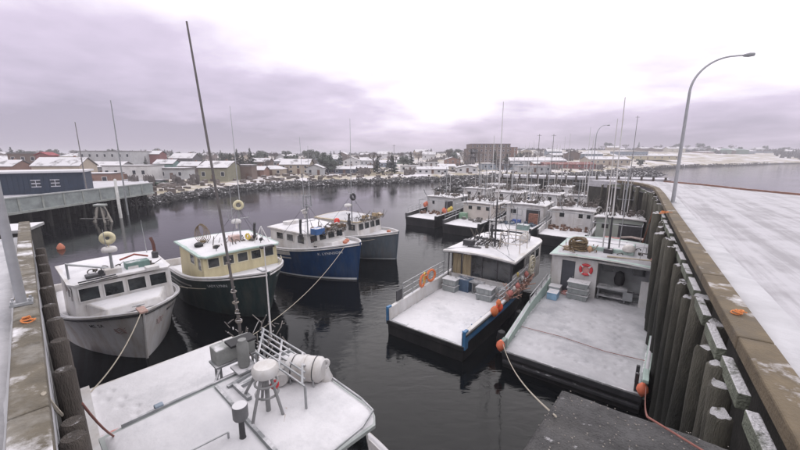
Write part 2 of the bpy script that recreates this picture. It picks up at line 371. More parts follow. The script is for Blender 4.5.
class Boat:
    def __init__(s, name, label, stem=None, stern=None, head=(0, 1), L=13, B=5.6, bow=3.0, mid=1.6, aft=1.6, deck=1.1,
                 hull=WHITEH, cap=WHITE, rub=RUB, rake=.9, open_stern=False, foredeck_t=None, group='fishing boats moored in the harbour'):
        h = Vector((head[0], head[1], 0)).normalized(); s.L, s.B, s.bow, s.mid, s.aft, s.deck, s.rake = L, B, bow, mid, aft, deck, rake
        if stem is not None: org = Vector((stem[0], stem[1], 0)) - h * L
        else: org = Vector((stern[0], stern[1], 0))
        s.h = h; s.rz = math.atan2(-h.x, h.y); s.open = open_stern
        s.sc = 1.0; s.root = thing(name, label, 'fishing boat', org, s.rz, group)
        s.ft = foredeck_t or .68
        s.make_hull(hull, cap, rub)
    def inv(s, p):      # world -> boat coordinates
        return Matrix.Rotation(-s.rz, 3, 'Z') @ (Vector(p) - s.root.location)
    def wpl(s, px, py, z): return s.inv(wp(px, py, z))
    def hb(s, t):
        a = s.B / 2 * (.93 + .07 * min(1, t / .3))
        return a if t < .5 else a * max(0, 1 - ((t - .5) / .5) ** 2.6) + .05 * (t > .5) * ((t - .5) / .5)
    def wb(s, t):
        a = s.B / 2 * .93 * (.95 + .05 * min(1, t / .3))
        return a if t < .42 else a * max(0, 1 - ((t - .42) / .58) ** 1.75)
    def sz(s, t):
        if t < .35: return s.aft + (s.mid - s.aft) * t / .35
        q = (t - .35) / .65; return s.mid + (s.bow - s.mid) * q ** 1.6
    def P(s, t, v, side, off=0):
        z = s.sz(t) * (1 - v); hb, wb = s.hb(t) + off, s.wb(t) + off
        if v <= 1: x = wb + (hb - wb) * (1 - v) ** 1.35
        else: x = wb * (1 - (v - 1) * 1.2)
        y = t * s.L - s.rake * t ** 5 * min(v, 1.0)
        if v > 1: z = -(v - 1) * 1.4; y = t * s.L - s.rake * t ** 5
        return Vector((side * x, y + off * (t > .97), z))
    def hx(s, t, z):
        v = max(0, min(1, 1 - z / s.sz(t))); return s.wb(t) + (s.hb(t) - s.wb(t)) * (1 - v) ** 1.35
    def band(s, name, m, v0, v1, off=.03, t0=0.0, t1=1.0, n=40, sides=(-1, 1)):
        b = MB()
        for sd in sides:
            b.grid(lambda i, j: s.P(t0 + (t1 - t0) * i, v0 + (v1 - v0) * j, sd, off), n, 2, flip=sd < 0)
        return b.build(name, m, s.root, smooth=True)
    def make_hull(s, hm, cap, rub):
        b = MB(); vs = [0, .12, .3, .5, .75, 1, 1.3, 1.8]
        for sd in (-1, 1):
            b.grid(lambda i, j: s.P(i, vs[round(j * 7)], sd), 44, 7, flip=sd > 0)
        tz = s.deck if s.open else s.aft
        # transom
        pts = [s.P(0, v, 1) for v in vs[:7]]; pts = [Vector((p.x, p.y, min(p.z, tz))) for p in pts]
        poly = pts + [Vector((-p.x, p.y, p.z)) for p in pts[::-1]]
        b.add([Vector((p.x, -.0, p.z)) for p in poly], [tuple(range(len(poly)))])
        # stem bar
        b.tube([s.P(1, v, 0) + Vector((0, .02, 0)) for v in (0, .2, .4, .6, .8, 1, 1.3)], .06, 6)
        b.build('hull', hm, s.root, smooth=True)
        wcap = .16
        g = MB()
        for sd in (-1, 1):
            def capf(i, j, sd=sd):
                t = i; p = s.P(t, 0, sd); q = s.P(t, 0, sd); x = abs(p.x) + .04 - j * (wcap + .04)
                return Vector((sd * max(x, 0), p.y, p.z + .03))
            g.grid(capf, 44, 1, flip=sd > 0)
            g.grid(lambda i, j, sd=sd: Vector((sd * (s.hb(i) + .04), s.P(i, 0, sd).y, s.sz(i) + .03 - j * .09)), 44, 1, flip=sd < 0)
        if not s.open: g.box((0, .08, s.aft + .01), (2 * s.hb(0), .2, .06))
        g.build('gunwale', cap, s.root, smooth=False)
        r = MB()
        for sd in (-1, 1):
            r.tube([s.P(i / 40, .06, sd, .03) for i in range(41)], .055, 6)
        r.build('rub_rail', rub, s.root, smooth=True)
        # inner bulwark and decks
        w = MB(); f = s.ft
        def dz(t): return s.deck if t < f else s.sz(t) - .22
        for sd in (-1, 1):
            w.grid(lambda i, j, sd=sd: Vector((sd * max((s.hb(i) - wcap) * (1 - j) + min(s.hb(i) - wcap, s.hx(i, dz(i)) - .07) * j, 0), i * s.L, (s.sz(i) + .025) * (1 - j) + dz(i) * j)), 60, 1, flip=sd < 0)
        if not s.open: w.box((0, .19, (s.aft + s.deck) / 2), (2 * s.hb(0) - .3, .04, s.aft - s.deck))
        w.build('bulwark', cap, s.root)
        d = MB()
        d.grid(lambda i, j: Vector(((2 * j - 1) * min(s.hb(i * f) - .1, s.hx(i * f, s.deck) - .05), i * f * s.L, s.deck)), 20, 1, flip=False)
        d.grid(lambda i, j: Vector(((2 * j - 1) * max(min(s.hb(f + i * (1 - f)) - .1, s.hx(f + i * (1 - f), s.sz(f + i * (1 - f)) - .22) - .05), 0), (f + i * (1 - f)) * s.L, s.sz(f + i * (1 - f)) - .22)), 24, 2)
        d.box((0, f * s.L, (s.deck + s.sz(f) - .22) / 2), (2 * s.hx(f, s.deck) - .12, .02, s.sz(f) - .22 - s.deck))
        d.build('deck', SNOWD if False else GREYP, s.root)
    def snow_aft(s, t0, t1, th=.05, m=None, inset=.2, seed=1, res=(46, 34), tracks=()):
        snow_sheet(lambda u, v: ((2 * v - 1) * min(s.hb(t0 + (t1 - t0) * u) - inset, s.hx(t0 + (t1 - t0) * u, s.deck) - .08), (t0 + (t1 - t0) * u) * s.L, s.deck + .01), res[0], res[1], th, s.root, m, seed, edge=.06, tracks=tracks)
    def snow_fore(s, t0=None, th=.05, m=None, seed=2):
        t0 = t0 or s.ft
        snow_sheet(lambda u, v: ((2 * v - 1) * max(s.hb(t0 + (.97 - t0) * u) - .18, .02), (t0 + (.97 - t0) * u) * s.L, s.sz(t0 + (.97 - t0) * u) - .21), 24, 20, th, s.root, m, seed, edge=.1)
    def snow_cap(s, seed=5, th=.03, t0=0.02, t1=.97, m=None):
        for sd in (-1, 1):
            snow_sheet(lambda u, v, sd=sd: (sd * max(s.hb(t0 + (t1 - t0) * u) + .03 - v * .17, 0), (t0 + (t1 - t0) * u) * s.L, s.sz(t0 + (t1 - t0) * u) + .035), 50, 3, th, s.root, m, seed + sd, edge=.02)
    def lettering(s, txt, side, t, v, size, m, name='boat_name', asp=1.0):
        vs, fs = text_mesh(txt, size); out_ = []
        for (x, y, _) in vs:
            tt = t + side * x * asp / s.L; vv = v - y / s.sz(t)
            out_.append(s.P(tt, vv, side, .015))
        # rows of text follow the flared plating; side +1 (starboard) reads towards the bow
        return MB().add(out_, [f if side > 0 else f for f in fs]).build(name, m, s.root)
    def emblem(s, side, t, v, m):
        b = MB()
        for k in range(4):
            pts = []
            for i in range(9):
                a = (i / 8 - .5) * .5; yy = .05 * math.sin(i * 1.3 + k) + (k - 1.5) * .09
                pts.append(s.P(t + side * a / s.L, v - yy / s.sz(t), side, .012))
            b.tube(pts, .012, 5)
        b.build('bow_emblem', m, s.root)
    # --- wheelhouse: closed house with windscreen row
    def house(s, y0, y1, w, z0, z1, wall, trim, roof_m, nfront=4, fh=.6, wf=None, rk=.25, over=.25, side_w=((.25, .6, .5),), z1a=None,
              back=True, visor=.35, win_gap=.16, roof_th=.1, win_z=None, roof_name='roof', snow=SNOWF, seed=1, split=False, back_over=.25):
        wf = wf or w * .9; z1a = z1a or z1
        # plan: the aft half straight, forward end narrowing a little
        b = MB()
        zf = max(z0, s.sz(y1 / s.L) - .35); A = [(-w / 2, y0, z0), (w / 2, y0, z0), (wf / 2, y1, zf), (-wf / 2, y1, zf)]
        T = [(-w / 2 + .04, y0, z1a), (w / 2 - .04, y0, z1a), (wf / 2 - .05, y1 - rk, z1), (-wf / 2 + .05, y1 - rk, z1)]
        b.hexa([Vector(q) for q in A], [Vector(q) for q in T]); b.build('wheelhouse', wall, s.root, bevel=.03)
        # roof slab with camber
        def rf(u, v, dz=0):
            y = y0 - back_over + (y1 - rk + visor - y0 + back_over) * u; ww = (w / 2 + over) * (1 - u) + (wf / 2 + over * .8) * u
            if u > .93: ww *= 1 - .10 * (u - .93) / .07
            x = (2 * v - 1) * ww; z = z1a + (z1 - z1a) * u + .09 * (1 - (2 * v - 1) ** 2)
            return Vector((x, y, z + dz))
        r = MB(); r.grid(lambda u, v: rf(u, v, roof_th), 12, 10); r.grid(lambda u, v: rf(u, v, .003), 12, 10, flip=True)
        for k in (0, 1):
            r.grid(lambda u, j, k=k: rf(u, k, .003 + (roof_th - .003) * j), 12, 1, flip=(k == 1) )
            r.grid(lambda v, j, k=k: rf(k, v, .003 + (roof_th - .003) * j), 10, 1, flip=(k == 0))
        r.build(roof_name, roof_m, s.root, smooth=True)
        s.roof = lambda x, y: z1a + (z1 - z1a) * max(0, min(1, (y - y0) / (y1 - y0))) + .09 * (1 - min(1, (x / (w / 2)) ** 2)) + roof_th
        if snow:
            snow_sheet(lambda u, v: rf(.015 + .97 * u, .02 + .96 * v, roof_th), 36, 36, .06, s.root, snow, seed, edge=.07, name='roof_snow')
        # windscreen
        up = Vector((0, -rk, z1 - zf)).normalized(); nrm = Vector((0, z1 - zf, rk)).normalized()
        wz = win_z if win_z is not None else z1 - fh / 2 - .16
        k = (wz - zf) / (z1 - zf); yc = y1 - rk * k
        ww = (wf - .1 - win_gap * (nfront + 1)) / nfront
        for i in range(nfront):
            x = -(wf - .1) / 2 + win_gap + ww / 2 + i * (ww + win_gap)
            window(s.root, (x, yc, wz), (-1, 0, 0), up, nrm, ww, fh, trim)
        # side windows
        for sd in (-1, 1):
            a = Vector((sd * w / 2, y0, 0)); c_ = Vector((sd * wf / 2, y1, 0)); d = (c_ - a); Ln = d.length; d.normalize(); n_ = Vector((d.y, -d.x, 0)) * (1 if sd > 0 else -1)
            for (frm, wd, hh) in side_w:     # metres aft of the front corner
                p = c_ - d * (frm + wd / 2 + rk * .6) + Vector((0, 0, z1 - hh / 2 - .18)) - n_ * .022
                window(s.root, p, d * (-1 if sd < 0 else 1), (0, 0, 1), n_, wd, hh, trim)
    def parts(s, mb, name, m, smooth=True, bevel=0): split_build(mb, name, m, s.root, smooth, bevel)
    def part(s, mb, name, m, smooth=True, bevel=0): return mb.build(name, m, s.root, smooth=smooth, bevel=bevel)
    def whip(s, x, y, z, h, lean=(0, 0), r=.028, m=None, name='antenna'):
        return s.part(MB().cyl((x, y, z), (x + lean[0], y + lean[1], z + h), r, r * .45, 6), name, m or ALU)
    def mast(s, x, y, z, h, spread=.9, cross=(.35, .6, .85), m=None, r=.06, stays=True):
        m = m or GREYP
        b = MB().cyl((x, y, z), (x, y, z + h), r, r * .7, 8); s.part(b, 'mast', m)
        c = MB()
        for k, q in enumerate(cross):
            c = MB(); ww = spread * (1 - .35 * k); c.cyl((x - ww, y, z + h * q), (x + ww, y, z + h * q), .025, n=6)
            for sd in (-1, 1): c.cyl((x + sd * ww, y, z + h * q), (x + sd * ww, y, z + h * q + .35), .02, n=5)
            s.part(c, 'crosstree', m)
        if stays:
            t = MB()
            for a in (-1, 1):
                t.cyl((x, y, z + h * .8), (x + a * 1.5, y - 1.3, z), .012, n=4); t.cyl((x, y, z + h * .8), (x + a * 1.2, y + 1.1, z), .012, n=4)
            s.part(t, 'stay_wire', DARKM)
    def radar(s, x, y, z, kind='dome', r=.32):
        if kind == 'dome':
            s.part(MB().lathe((x, y, z), [(.06, -.35), (.06, 0), (r * .9, .02), (r, .08), (r, .18), (r * .8, .27), (r * .3, .31), (0, .315)], n=16), 'radar_dome', WHITE)
        elif kind == 'bar':
            b = MB().cyl((x, y, z - .3), (x, y, z), .07, n=8).lathe((x, y, z), [(.16, 0), (.18, .1), (.12, .22)]); s.part(b, 'radar_base', WHITE)
            s.part(MB().box((x, y, z + .3), (1.2, .12, .12), rz=.5), 'radar_scanner', WHITE, bevel=.03)
    def exhaust(s, x, y, z, h=1.1, lean=(0, .35), m=None):
        b = MB().tube([(x, y, z), (x, y, z + h * .65), (x + lean[0] * .5, y + lean[1] * .4, z + h * .85), (x + lean[0], y + lean[1], z + h)], .09, 10)
        s.part(b, 'exhaust_pipe', m or RUST); s.part(MB().lathe((x, y, z), [(.17, 0), (.17, .35), (.1, .42)]), 'exhaust_muffler', DARKM)
    def floodlight(s, x, y, z, d=(0, 1, 0)):
        d = Vector(d).normalized(); s.part(MB().cyl((x, y, z), (x, y, z + .2), .02, n=5).lathe(Vector((x, y, z + .27)) - d * .08, [(.05, 0), (.11, .1), (.13, .14)], ax=d, n=10), 'floodlight', DARKM)
    def raft(s, x, y, z, ax=(1, 0, 0), ln=1.1, r=.32):
        ax = Vector(ax).normalized(); c = Vector((x, y, z + r + .1))
        pr = [(0, -ln / 2), (r * .75, -ln / 2 + .02), (r, -ln / 2 + .12), (r, -.05), (r + .02, -.04), (r + .02, .04), (r, .05), (r, ln / 2 - .12), (r * .75, ln / 2 - .02), (0, ln / 2)]
        o = s.part(MB().lathe(c, pr, ax=ax, n=18), 'liferaft_canister', WHITE)
        st = MB()
        for q in (-.28, .28): st.torus(c + ax * q * ln, r + .008, .014, ax=ax, n=18, k=5)
        st.build('strap', DARKM, o)
        k = MB()
        sd = Vector((-ax.y, ax.x, 0))
        for q in (-.3, .3):
            for e_ in (-1, 1): k.cyl(c + ax * q * ln + sd * e_ * r * .8 - Vector((0, 0, r + .12)), c + ax * q * ln + sd * e_ * r * .9 - Vector((0, 0, r * .3)), .025, n=6)
        k.build('cradle', STEEL, o)
        return o
    def clutter(s, x0, x1, y0, y1, z, n, seed, hgt=.9, m=None, name='roof_clutter'):
        rnd = random.Random(seed); b = MB()
        for k in range(n):
            a = Vector((rnd.uniform(x0, x1), rnd.uniform(y0, y1), z)); t = rnd.random()
            if t < .6: b.cyl(a, a + Vector((rnd.uniform(-.6, .6), rnd.uniform(-.6, .6), rnd.uniform(.05, hgt))), rnd.uniform(.012, .035), n=5)
            elif t < .85: b.box(a + Vector((0, 0, .1)), (rnd.uniform(.08, .35), rnd.uniform(.08, .3), rnd.uniform(.1, .35)), rz=rnd.random() * 3)
            else: b.torus(a + Vector((0, 0, .15)), rnd.uniform(.1, .25), .03, (rnd.uniform(-1, 1), 1, rnd.uniform(-1, 1)), 12, 5)
        s.part(b, name, m or mat('tangled_roof_gear', (.10, .09, .08), .8, .6, 2, .2, snow=.2, snowscale=2))['kind'] = 'stuff'
    def rail(s, pts, h=.9, m=None, n_rails=2, post_every=1, r=.022, name='handrail'):
        b = MB(); pts = [Vector(p) for p in pts]
        for k in range(n_rails):
            q = h * (k + 1) / n_rails
            b.tube([p + Vector((0, 0, q)) for p in pts], r, 6)
        for p in pts[::post_every]: b.cyl(p, p + Vector((0, 0, h)), r, n=6)
        return s.part(b, name, m or STEEL)

# ================================================================== SETTING
def lerp_tab(tab, x):
    if x <= tab[0][0]: return tab[0][1]
    for (a, p), (b, q) in zip(tab, tab[1:]):
        if x <= b: return p + (q - p) * (x - a) / (b - a)
    return tab[-1][1]
MB().add([(-1500, -60, 0), (1500, -60, 0), (1500, 2600, 0), (-1500, 2600, 0)], [(0, 1, 2, 3)]).build('harbour_water', WATER)['kind'] = 'structure'

shore_px = [(-900, 222), (-400, 218), (-100, 214), (0, 211), (60, 209), (120, 207), (150, 205.5), (180, 200), (215, 195), (250, 190), (290, 187), (340, 185), (380, 183.5), (415, 182),
            (440, 181), (480, 179.5), (520, 178.5), (560, 177.5), (600, 175), (640, 171), (680, 167.5), (740, 165.5), (800, 163.5), (900, 162), (1200, 161), (2000, 160.5)]
shore = []
for px, py in shore_px:
    p = wp(px, py, 0); shore.append((math.atan2(p.x, p.y), math.hypot(p.x, p.y)))
slope_tab = [(R(-60), .010), (R(-20), .012), (R(0), .016), (R(8), .03), (R(18), .036), (R(28), .035), (R(38), .035), (R(60), .035)]
def land_h(x, y, rough=True):
    th = math.atan2(x, y); r = math.hypot(x, y); Rr = lerp_tab(shore, th)
    Rr += 2.2 * noise.noise(Vector((th * 40, 3, 0))) * (Rr / 90)
    d = r - Rr
    if d < 0: return max(-3, d * .5) - .1
    sl = lerp_tab(slope_tab, th)
    h = 1.9 * (1 - math.exp(-d / 2.2)) + sl * min(d, 420) + .006 * max(0, d - 420)
    h += (noise.noise(Vector((x * .006, y * .006, 1))) * .25 + noise.noise(Vector((x * .02, y * .02, 5))) * .08) * min(1, d / 80) * min(9, 2 + d * .03)
    return h
g = MB(); NT, NR = 300, 74
def gp(i, j):
    th = R(-78) + R(156) * i; Rr = lerp_tab(shore, th)
    q = j * NR
    r = Rr - 8 + q * .7 if q < 26 else Rr + 10.2 + ((q - 26) / (NR - 26)) ** 2.4 * 2200
    x, y = r * math.sin(th), r * math.cos(th)
    return Vector((x, y, land_h(x, y)))
g.grid(gp, NT, NR, flip=True)
g.build('snowy_shore', GROUND, smooth=True)['kind'] = 'structure'

# boulders of the tide line: nobody could count them
def rocks(name, pts, n, size, m, seed, label=None):
    rnd = random.Random(seed); b = MB()
    ico = [(0, 0, 1), (.89, 0, .45), (.28, .85, .45), (-.72, .53, .45), (-.72, -.53, .45), (.28, -.85, .45), (.72, .53, -.45), (-.28, .85, -.45), (-.89, 0, -.45), (-.28, -.85, -.45), (.72, -.53, -.45), (0, 0, -1)]
    fc = [(0, 1, 2), (0, 2, 3), (0, 3, 4), (0, 4, 5), (0, 5, 1), (1, 6, 2), (2, 7, 3), (3, 8, 4), (4, 9, 5), (5, 10, 1), (6, 7, 2), (7, 8, 3), (8, 9, 4), (9, 10, 5), (10, 6, 1), (11, 7, 6), (11, 8, 7), (11, 9, 8), (11, 10, 9), (11, 6, 10)]
    for _ in range(n):
        c = pts(rnd); s = size * rnd.uniform(.5, 1.3); sc = [s * rnd.uniform(.6, 1.3) for _ in range(3)]; a = rnd.uniform(0, 6)
        Q = Matrix.Rotation(a, 3, (rnd.random(), rnd.random(), .5))
        b.add([Vector(c) + Q @ Vector((v[0] * sc[0] * rnd.uniform(.8, 1.15), v[1] * sc[1] * rnd.uniform(.8, 1.15), v[2] * sc[2] * .8)) for v in ico], fc)
    o = b.build(name, m); o['kind'] = 'stuff'
    if label: tag(o, label, 'rocks')
    return o
ROCK = mat('tide_line_rock', (.055, .053, .052), .9, .5, 1.5, .5, snow=.42, snowscale=1.2, zdark=(1.2, 2.6, (.02, .02, .02)))
def shore_pts(rnd):
    th = R(-52) + R(98) * rnd.random(); Rr = lerp_tab(shore, th); d = rnd.uniform(-.5, 2.6) * (Rr / 90) ** .5; r = Rr + d
    x, y = r * math.sin(th), r * math.cos(th); return (x, y, max(-.1, land_h(x, y)))
rocks('shore_rocks', shore_pts, 6500, .5, ROCK, 3, 'dark boulders lining the tide line of the far shore')

# mounds: rock breakwater behind the rafted boats, low spit to the right of the street lamp
def mound(name, a, b_, wdt, h, label, seed, m=None, nrock=500):
    a = Vector(a); b_ = Vector(b_); d = (b_ - a); Ln = d.length; d.normalize(); n_ = Vector((d.y, -d.x, 0))
    def f(i, j):
        w_ = (2 * j - 1); e_ = min(1, min(i, 1 - i) * 8); z = h * (1 - abs(w_) ** 1.6) * e_ - .8 * abs(w_)
        p = a + d * Ln * i + n_ * w_ * wdt; p.z = z + .7 * noise.noise(p * .5) * (1 - abs(w_)); return p
    o = MB().grid(f, 60, 10).build(name, m or ROCK); tag(o, None, None, kind='structure')
    def pt(r):
        i, w_ = r.random(), r.uniform(-.9, .9); return f(i, (w_ + 1) / 2)
    rocks(name + '_rocks', pt, nrock, .7, ROCK, seed, label)
mound('breakwater', wp(436, 190, 0), wp(566, 183, 0), 4.5, 2.6, 'dark snow-dusted boulders of the breakwater behind the rafted boats', 5, nrock=700)
mound('rocky_spit', wp(596, 176, 0), wp(662, 174.5, 0), 5, 1.8, 'low dark rocks of the spit left of the tall street lamp', 6, nrock=250)

# ------------------------------------------------------------------ right-hand quay
U = Vector((.55, .835, 0)).normalized(); NN = Vector((U.y, -U.x, 0))
def q(s, o, z=0): return U * s + NN * o + Vector((0, 0, z))
DZ = 6.7
inner = [(-3, 2.28), (26, 2.3), (34, 2.4), (42, 2.3), (46, 1.6), (49, .4), (51.5, -1.6), (54, -5)]
def in_o(s): return lerp_tab(inner, s)
TRACK = track_mat('tyre_tracked_snow', R(33))
ins = [q(s * 1.0, in_o(s)) for s in [-3, 5, 12, 20, 26, 30, 34, 37, 39, 41.5, 44, 46, 48, 50, 51.5, 53, 54]]
outer = [Vector(p) for p in [(60, -14, 0), (48, 0, 0), (39, 16, 0), (33.8, 28, 0), (33.5, 34, 0), (34.0, 39, 0), (33.4, 44, 0), (30.5, 48, 0)]]
dk = MB(); poly = [(p.x, p.y) for p in ins] + [(p.x, p.y) for p in outer[::-1]]
dk.prism(poly, 5.9, DZ)
qd = dk.build('quay_deck', TRACK); qd['kind'] = 'structure'
# facing behind the piles
fc = MB()
fc.grid(lambda i, j: q(-3 + 57 * i, in_o(-3 + 57 * i) + .12, 6.5 - 8 * j), 80, 1); 
fc.build('plank_facing', SHEET, qd)
# outer bank of the fill with its dark edge
bk = MB(); ex = outer
def bankp(i, j):
    k = i * (len(ex) - 1); a = int(min(k, len(ex) - 2)); p = ex[a].lerp(ex[a + 1], k - a)
    return Vector((p.x + j * 7.5 - .2, p.y + j * 1.0, 6.66 - 7.2 * j + .3 * noise.noise(p * .6 + Vector((j, 0, 0)))))
bk.grid(bankp, 60, 6); bo = bk.build('quay_bank', mat('reddish_bank_rubble', (.16, .10, .08), .95, .4, 1.2, .6, snow=.35)); bo['kind'] = 'structure'
kb = MB()
for i in range(len(ex) - 1):
    a, b_ = ex[i], ex[i + 1]; m_ = (a + b_) / 2
    if i < 6: kb.box((m_.x - .35, m_.y, DZ + .07), ((b_ - a).length - .05, .22, .18), rz=math.atan2((b_ - a).y, (b_ - a).x))
kb.build('edge_timber', mat('reddish_edge_timber', (.22, .12, .09), .9, .3, 2, .3, snow=.35), qd)
# lying snow drifts at the edge of the cap, uneven
def driftp(u, v):
    s = 4 + 44 * u; return q(s, in_o(s) + .02 + v * .8, DZ + .004)
snow_sheet(driftp, 200, 6, .05, qd, SNOWD, 4, edge=.3, name='snow_drift')
# cap beam lengths
s = 0.0; k = 0
while s < 50:
    ln = 3.9 if s < 36 else 2.0; a = q(s, in_o(s) - .25, DZ + .12); b_ = q(s + ln, in_o(s + ln) - .25, DZ + .12); m_ = (a + b_) / 2
    M_ = Matrix.Rotation(math.atan2((b_ - a).y, (b_ - a).x), 3, 'Z')
    MB().box(m_, ((b_ - a).length - .03, .46, .27), M=M_).build('cap_beam', CAPB, qd, bevel=.03)
    s += ln
# green, snow-topped wales between the piles and the piles themselves
pm = []
for k in range(4):
    b = MB(); r0 = random.Random(k)
    n = 12; prof = []
    for i in range(8):
        z = -1.5 + 8.1 * i / 7; prof.append((.18 * (1 + .04 * r0.uniform(-1, 1)) + .02 * (1 - i / 7), z))
    prof.append((.15, 6.66)); b.lathe((0, 0, 0), prof, n=18)
    b.v = [(x * (1 + .16 * noise.noise(Vector((x * 7, y * 7, z * .35 + k * 9)))), y * (1 + .16 * noise.noise(Vector((x * 7 + 4, y * 7, z * .35 + k * 9)))), z + (.09 * noise.noise(Vector((x * 9, y * 9, k))) if z > 6.5 else 0)) for x, y, z in b.v]
    pm.append(b.mesh('pile', PILEM, True))
random.seed(11)
s = 3.3; k = 0
while s < 53:
    o_ = bpy.data.objects.new('pile', pm[k % 4]); COL.objects.link(o_); o_.parent = qd; sc_ = random.uniform(.85, 1.3); o_.scale = (sc_, sc_ * random.uniform(.92, 1.08), 1)
    o_.location = q(s, in_o(s) - .60 + random.uniform(-.05, .05), random.uniform(-.6, .12)); o_.rotation_euler = (random.uniform(-.03, .03), random.uniform(-.03, .03), random.uniform(0, 6))
    if k % 3 != 1:
        s2 = s + .8; o2 = bpy.data.objects.new('pile', pm[(k + 1) % 4]); COL.objects.link(o2); o2.parent = qd; sc_ = random.uniform(.7, 1.1); o2.scale = (sc_, sc_, 1)
        o2.location = q(s2, in_o(s2) - .58, random.uniform(-.7, -.3)); o2.rotation_euler = (random.uniform(-.02, .02), 0, random.uniform(0, 6))
    if s < 50:
        a = q(s + .2, in_o(s) - .50, 6.28); b_ = q(s + 1.45, in_o(s + 1.6) - .50, 6.28 + random.uniform(-.1, .1)); m_ = (a + b_) / 2
        MB().box(m_, ((b_ - a).length, .16, .27), rz=math.atan2((b_ - a).y, (b_ - a).x)).build('wale', WALEM, qd, bevel=.02)
    s += 1.66; k += 1
# near apron: the dark gritty corner of the quay below the camera
ap = [(2.40, 4.60), (1.43, 3.38), (-1.6, .1), (-1.2, -3), (8, -4), (6.2, 1.9), (4.1, 3.42)]
def apron_z(x, y): return 6.62 + .03 * noise.noise(Vector((x * 1.2, y * 1.2, 0))) + .012 * noise.noise(Vector((x * 9, y * 9, 0)))
am = MB().prism([(x, y) for x, y in ap][::-1], 5.9, 6.55).build('quay_apron', ASPH); am['kind'] = 'structure'
gs = MB()
def apf(u, v):      # gritty top sheet
    A, B_, C_, D_ = Vector((2.40, 4.60, 0)), Vector((4.6, 3.06, 0)), Vector((-1.6, .1, 0)), Vector((1.4, -2.2, 0))
    p = A.lerp(B_, v).lerp(C_.lerp(D_, v), u); p.z = apron_z(p.x, p.y) - (.05 if u == 0 or v == 0 else 0); return p
gs.grid(apf, 90, 60, flip=True); gs.build('asphalt_surface', ASPH, am, smooth=True)
rnd = random.Random(5); gv = MB()
for _ in range(420):
    u, v = rnd.random() * .4, rnd.random(); p = apf(u, v); z_ = rnd.uniform(.003, .009); gv.box(p + Vector((0, 0, z_ * .4)), (z_ * 2, z_ * 1.6, z_), rz=rnd.random() * 3)
tag(gv.build('loose_grit', mat('pale_grit', (.22, .2, .18), .9, .5, 8, 0)), 'pale grit and frozen crumbs scattered over the dark quay corner', 'grit', kind='stuff')
for sgn, (x, y) in enumerate([(2.2, 4.05), (3.0, 3.5), (1.2, 2.95), (.1, 1.7)]):
    MB().cyl((x, y, -1.5), (x, y, 5.88), .2, n=12).build('apron_pile', PILED, am, smooth=True)

# ------------------------------------------------------------------ left-hand quay
LL = Vector((-.727, .687, 0)).normalized(); MM = Vector((LL.y, -LL.x, 0))      # MM points to the water
def ql(s, o, z=0): return LL * s + MM * o + Vector((0, 0, z))
TRACK2 = track_mat('rutted_snow', R(-46), base=(.46, .46, .48), dark=(.08, .085, .085))
ld = MB().prism([(p.x, p.y) for p in (ql(-2, -.22), ql(21, -.22), ql(21, -40), ql(-2, -40))][::-1], 5.8, DZ).build('west_quay_deck', TRACK2); ld['kind'] = 'structure'
s = 2.2
while s < 20.5:
    a = ql(s, -.39, DZ + .125); b_ = ql(s + 3.6, -.39, DZ + .125); m_ = (a + b_) / 2
    MB().box(m_, (3.58, .36, .27), rz=math.atan2(LL.y, LL.x)).build('cap_beam', CAPW, ld, bevel=.03); s += 3.6
MB().add([ql(0, -.24, 6.6), ql(21, -.24, 6.6), ql(21, -.24, -1), ql(0, -.24, -1)], [(0, 1, 2, 3)]).build('plank_facing', SHEET, ld)
snow_sheet(lambda u, v: ql(3 + 18 * u, -.6 - v * .9, DZ + .004), 90, 10, .05, ld, SNOWD, 9, edge=.2, name='snow_drift')
for k, s in enumerate([4.6, 5.9, 6.55, 8.06, 9.5, 11, 12.5, 13.9, 15.5, 17, 18.6, 20.3]):
    z = random.uniform(6.15, 6.4)
    prof = [(.17, -1.5), (.16, 2), (.155, 5), (.15, z - .05), (.12, z)]
    p = ql(s, -.06 + random.uniform(-.02, .03)); MB().lathe((p.x, p.y, 0), prof, n=12).build('pile', PILED, ld, smooth=True)
# low mooring crib beyond the end of the west quay
MB().box((-31.5, 26.6, 1.9), (4.2, 3.4, 4.6), rz=.5).build('crib_body', SHEET, ld, bevel=.05)
MB().box((-31.5, 26.6, 4.3), (4.6, 3.8, .25), rz=.5).build('crib_cap', mat('crib_snow_cap', (.3, .3, .3), .9, .2, 2, .2, snow=.95), ld, bevel=.03)

# ------------------------------------------------------------------ far wharf with panel parapet (left)
fa, fb = Vector((-50.2, 27.0, 0)), Vector((-48.7, 69, 0)); fd = (fb - fa).normalized(); fn_ = Vector((fd.y, -fd.x, 0))
fw = MB().prism([(fa.x, fa.y), (fb.x, fb.y), (-66, 92), (-140, 80), (-110, 20)][::-1], 2.5, 3.55).build('parapet_wharf_deck', mat('wharf_snow', (.5, .49, .52), .9, .12, .6, .2, grime=(.2, .2, .2))); fw['kind'] = 'structure'
nP = 14; Lp = (fb - fa).length / nP
for i in range(nP):
    c = fa + fd * Lp * (i + .5) + fn_ * .1; Rz = math.atan2(fd.y, fd.x)
    MB().box((c.x, c.y, 3.65), (Lp - .26, .14, 1.85), rz=Rz).build('parapet_panel', CONCG, fw)
    c2 = fa + fd * Lp * i + fn_ * .12
    MB().box((c2.x, c2.y, 3.65), (.22, .24, 1.95), rz=Rz).build('parapet_post', CONC, fw)
MB().box((fa + fb) / 2 + fn_ * .12 + Vector((0, 0, 4.66)), ((fb - fa).length, .3, .18), rz=math.atan2(fd.y, fd.x)).build('parapet_coping', mat('coping', (.4, .42, .41), .8, .2, 1, .1, snow=.5), fw)
MB().box((fa + fb) / 2 + fn_ * .14 + Vector((0, 0, 2.66)), ((fb - fa).length, .3, .3), rz=math.atan2(fd.y, fd.x)).build('fascia_beam', CONC, fw)
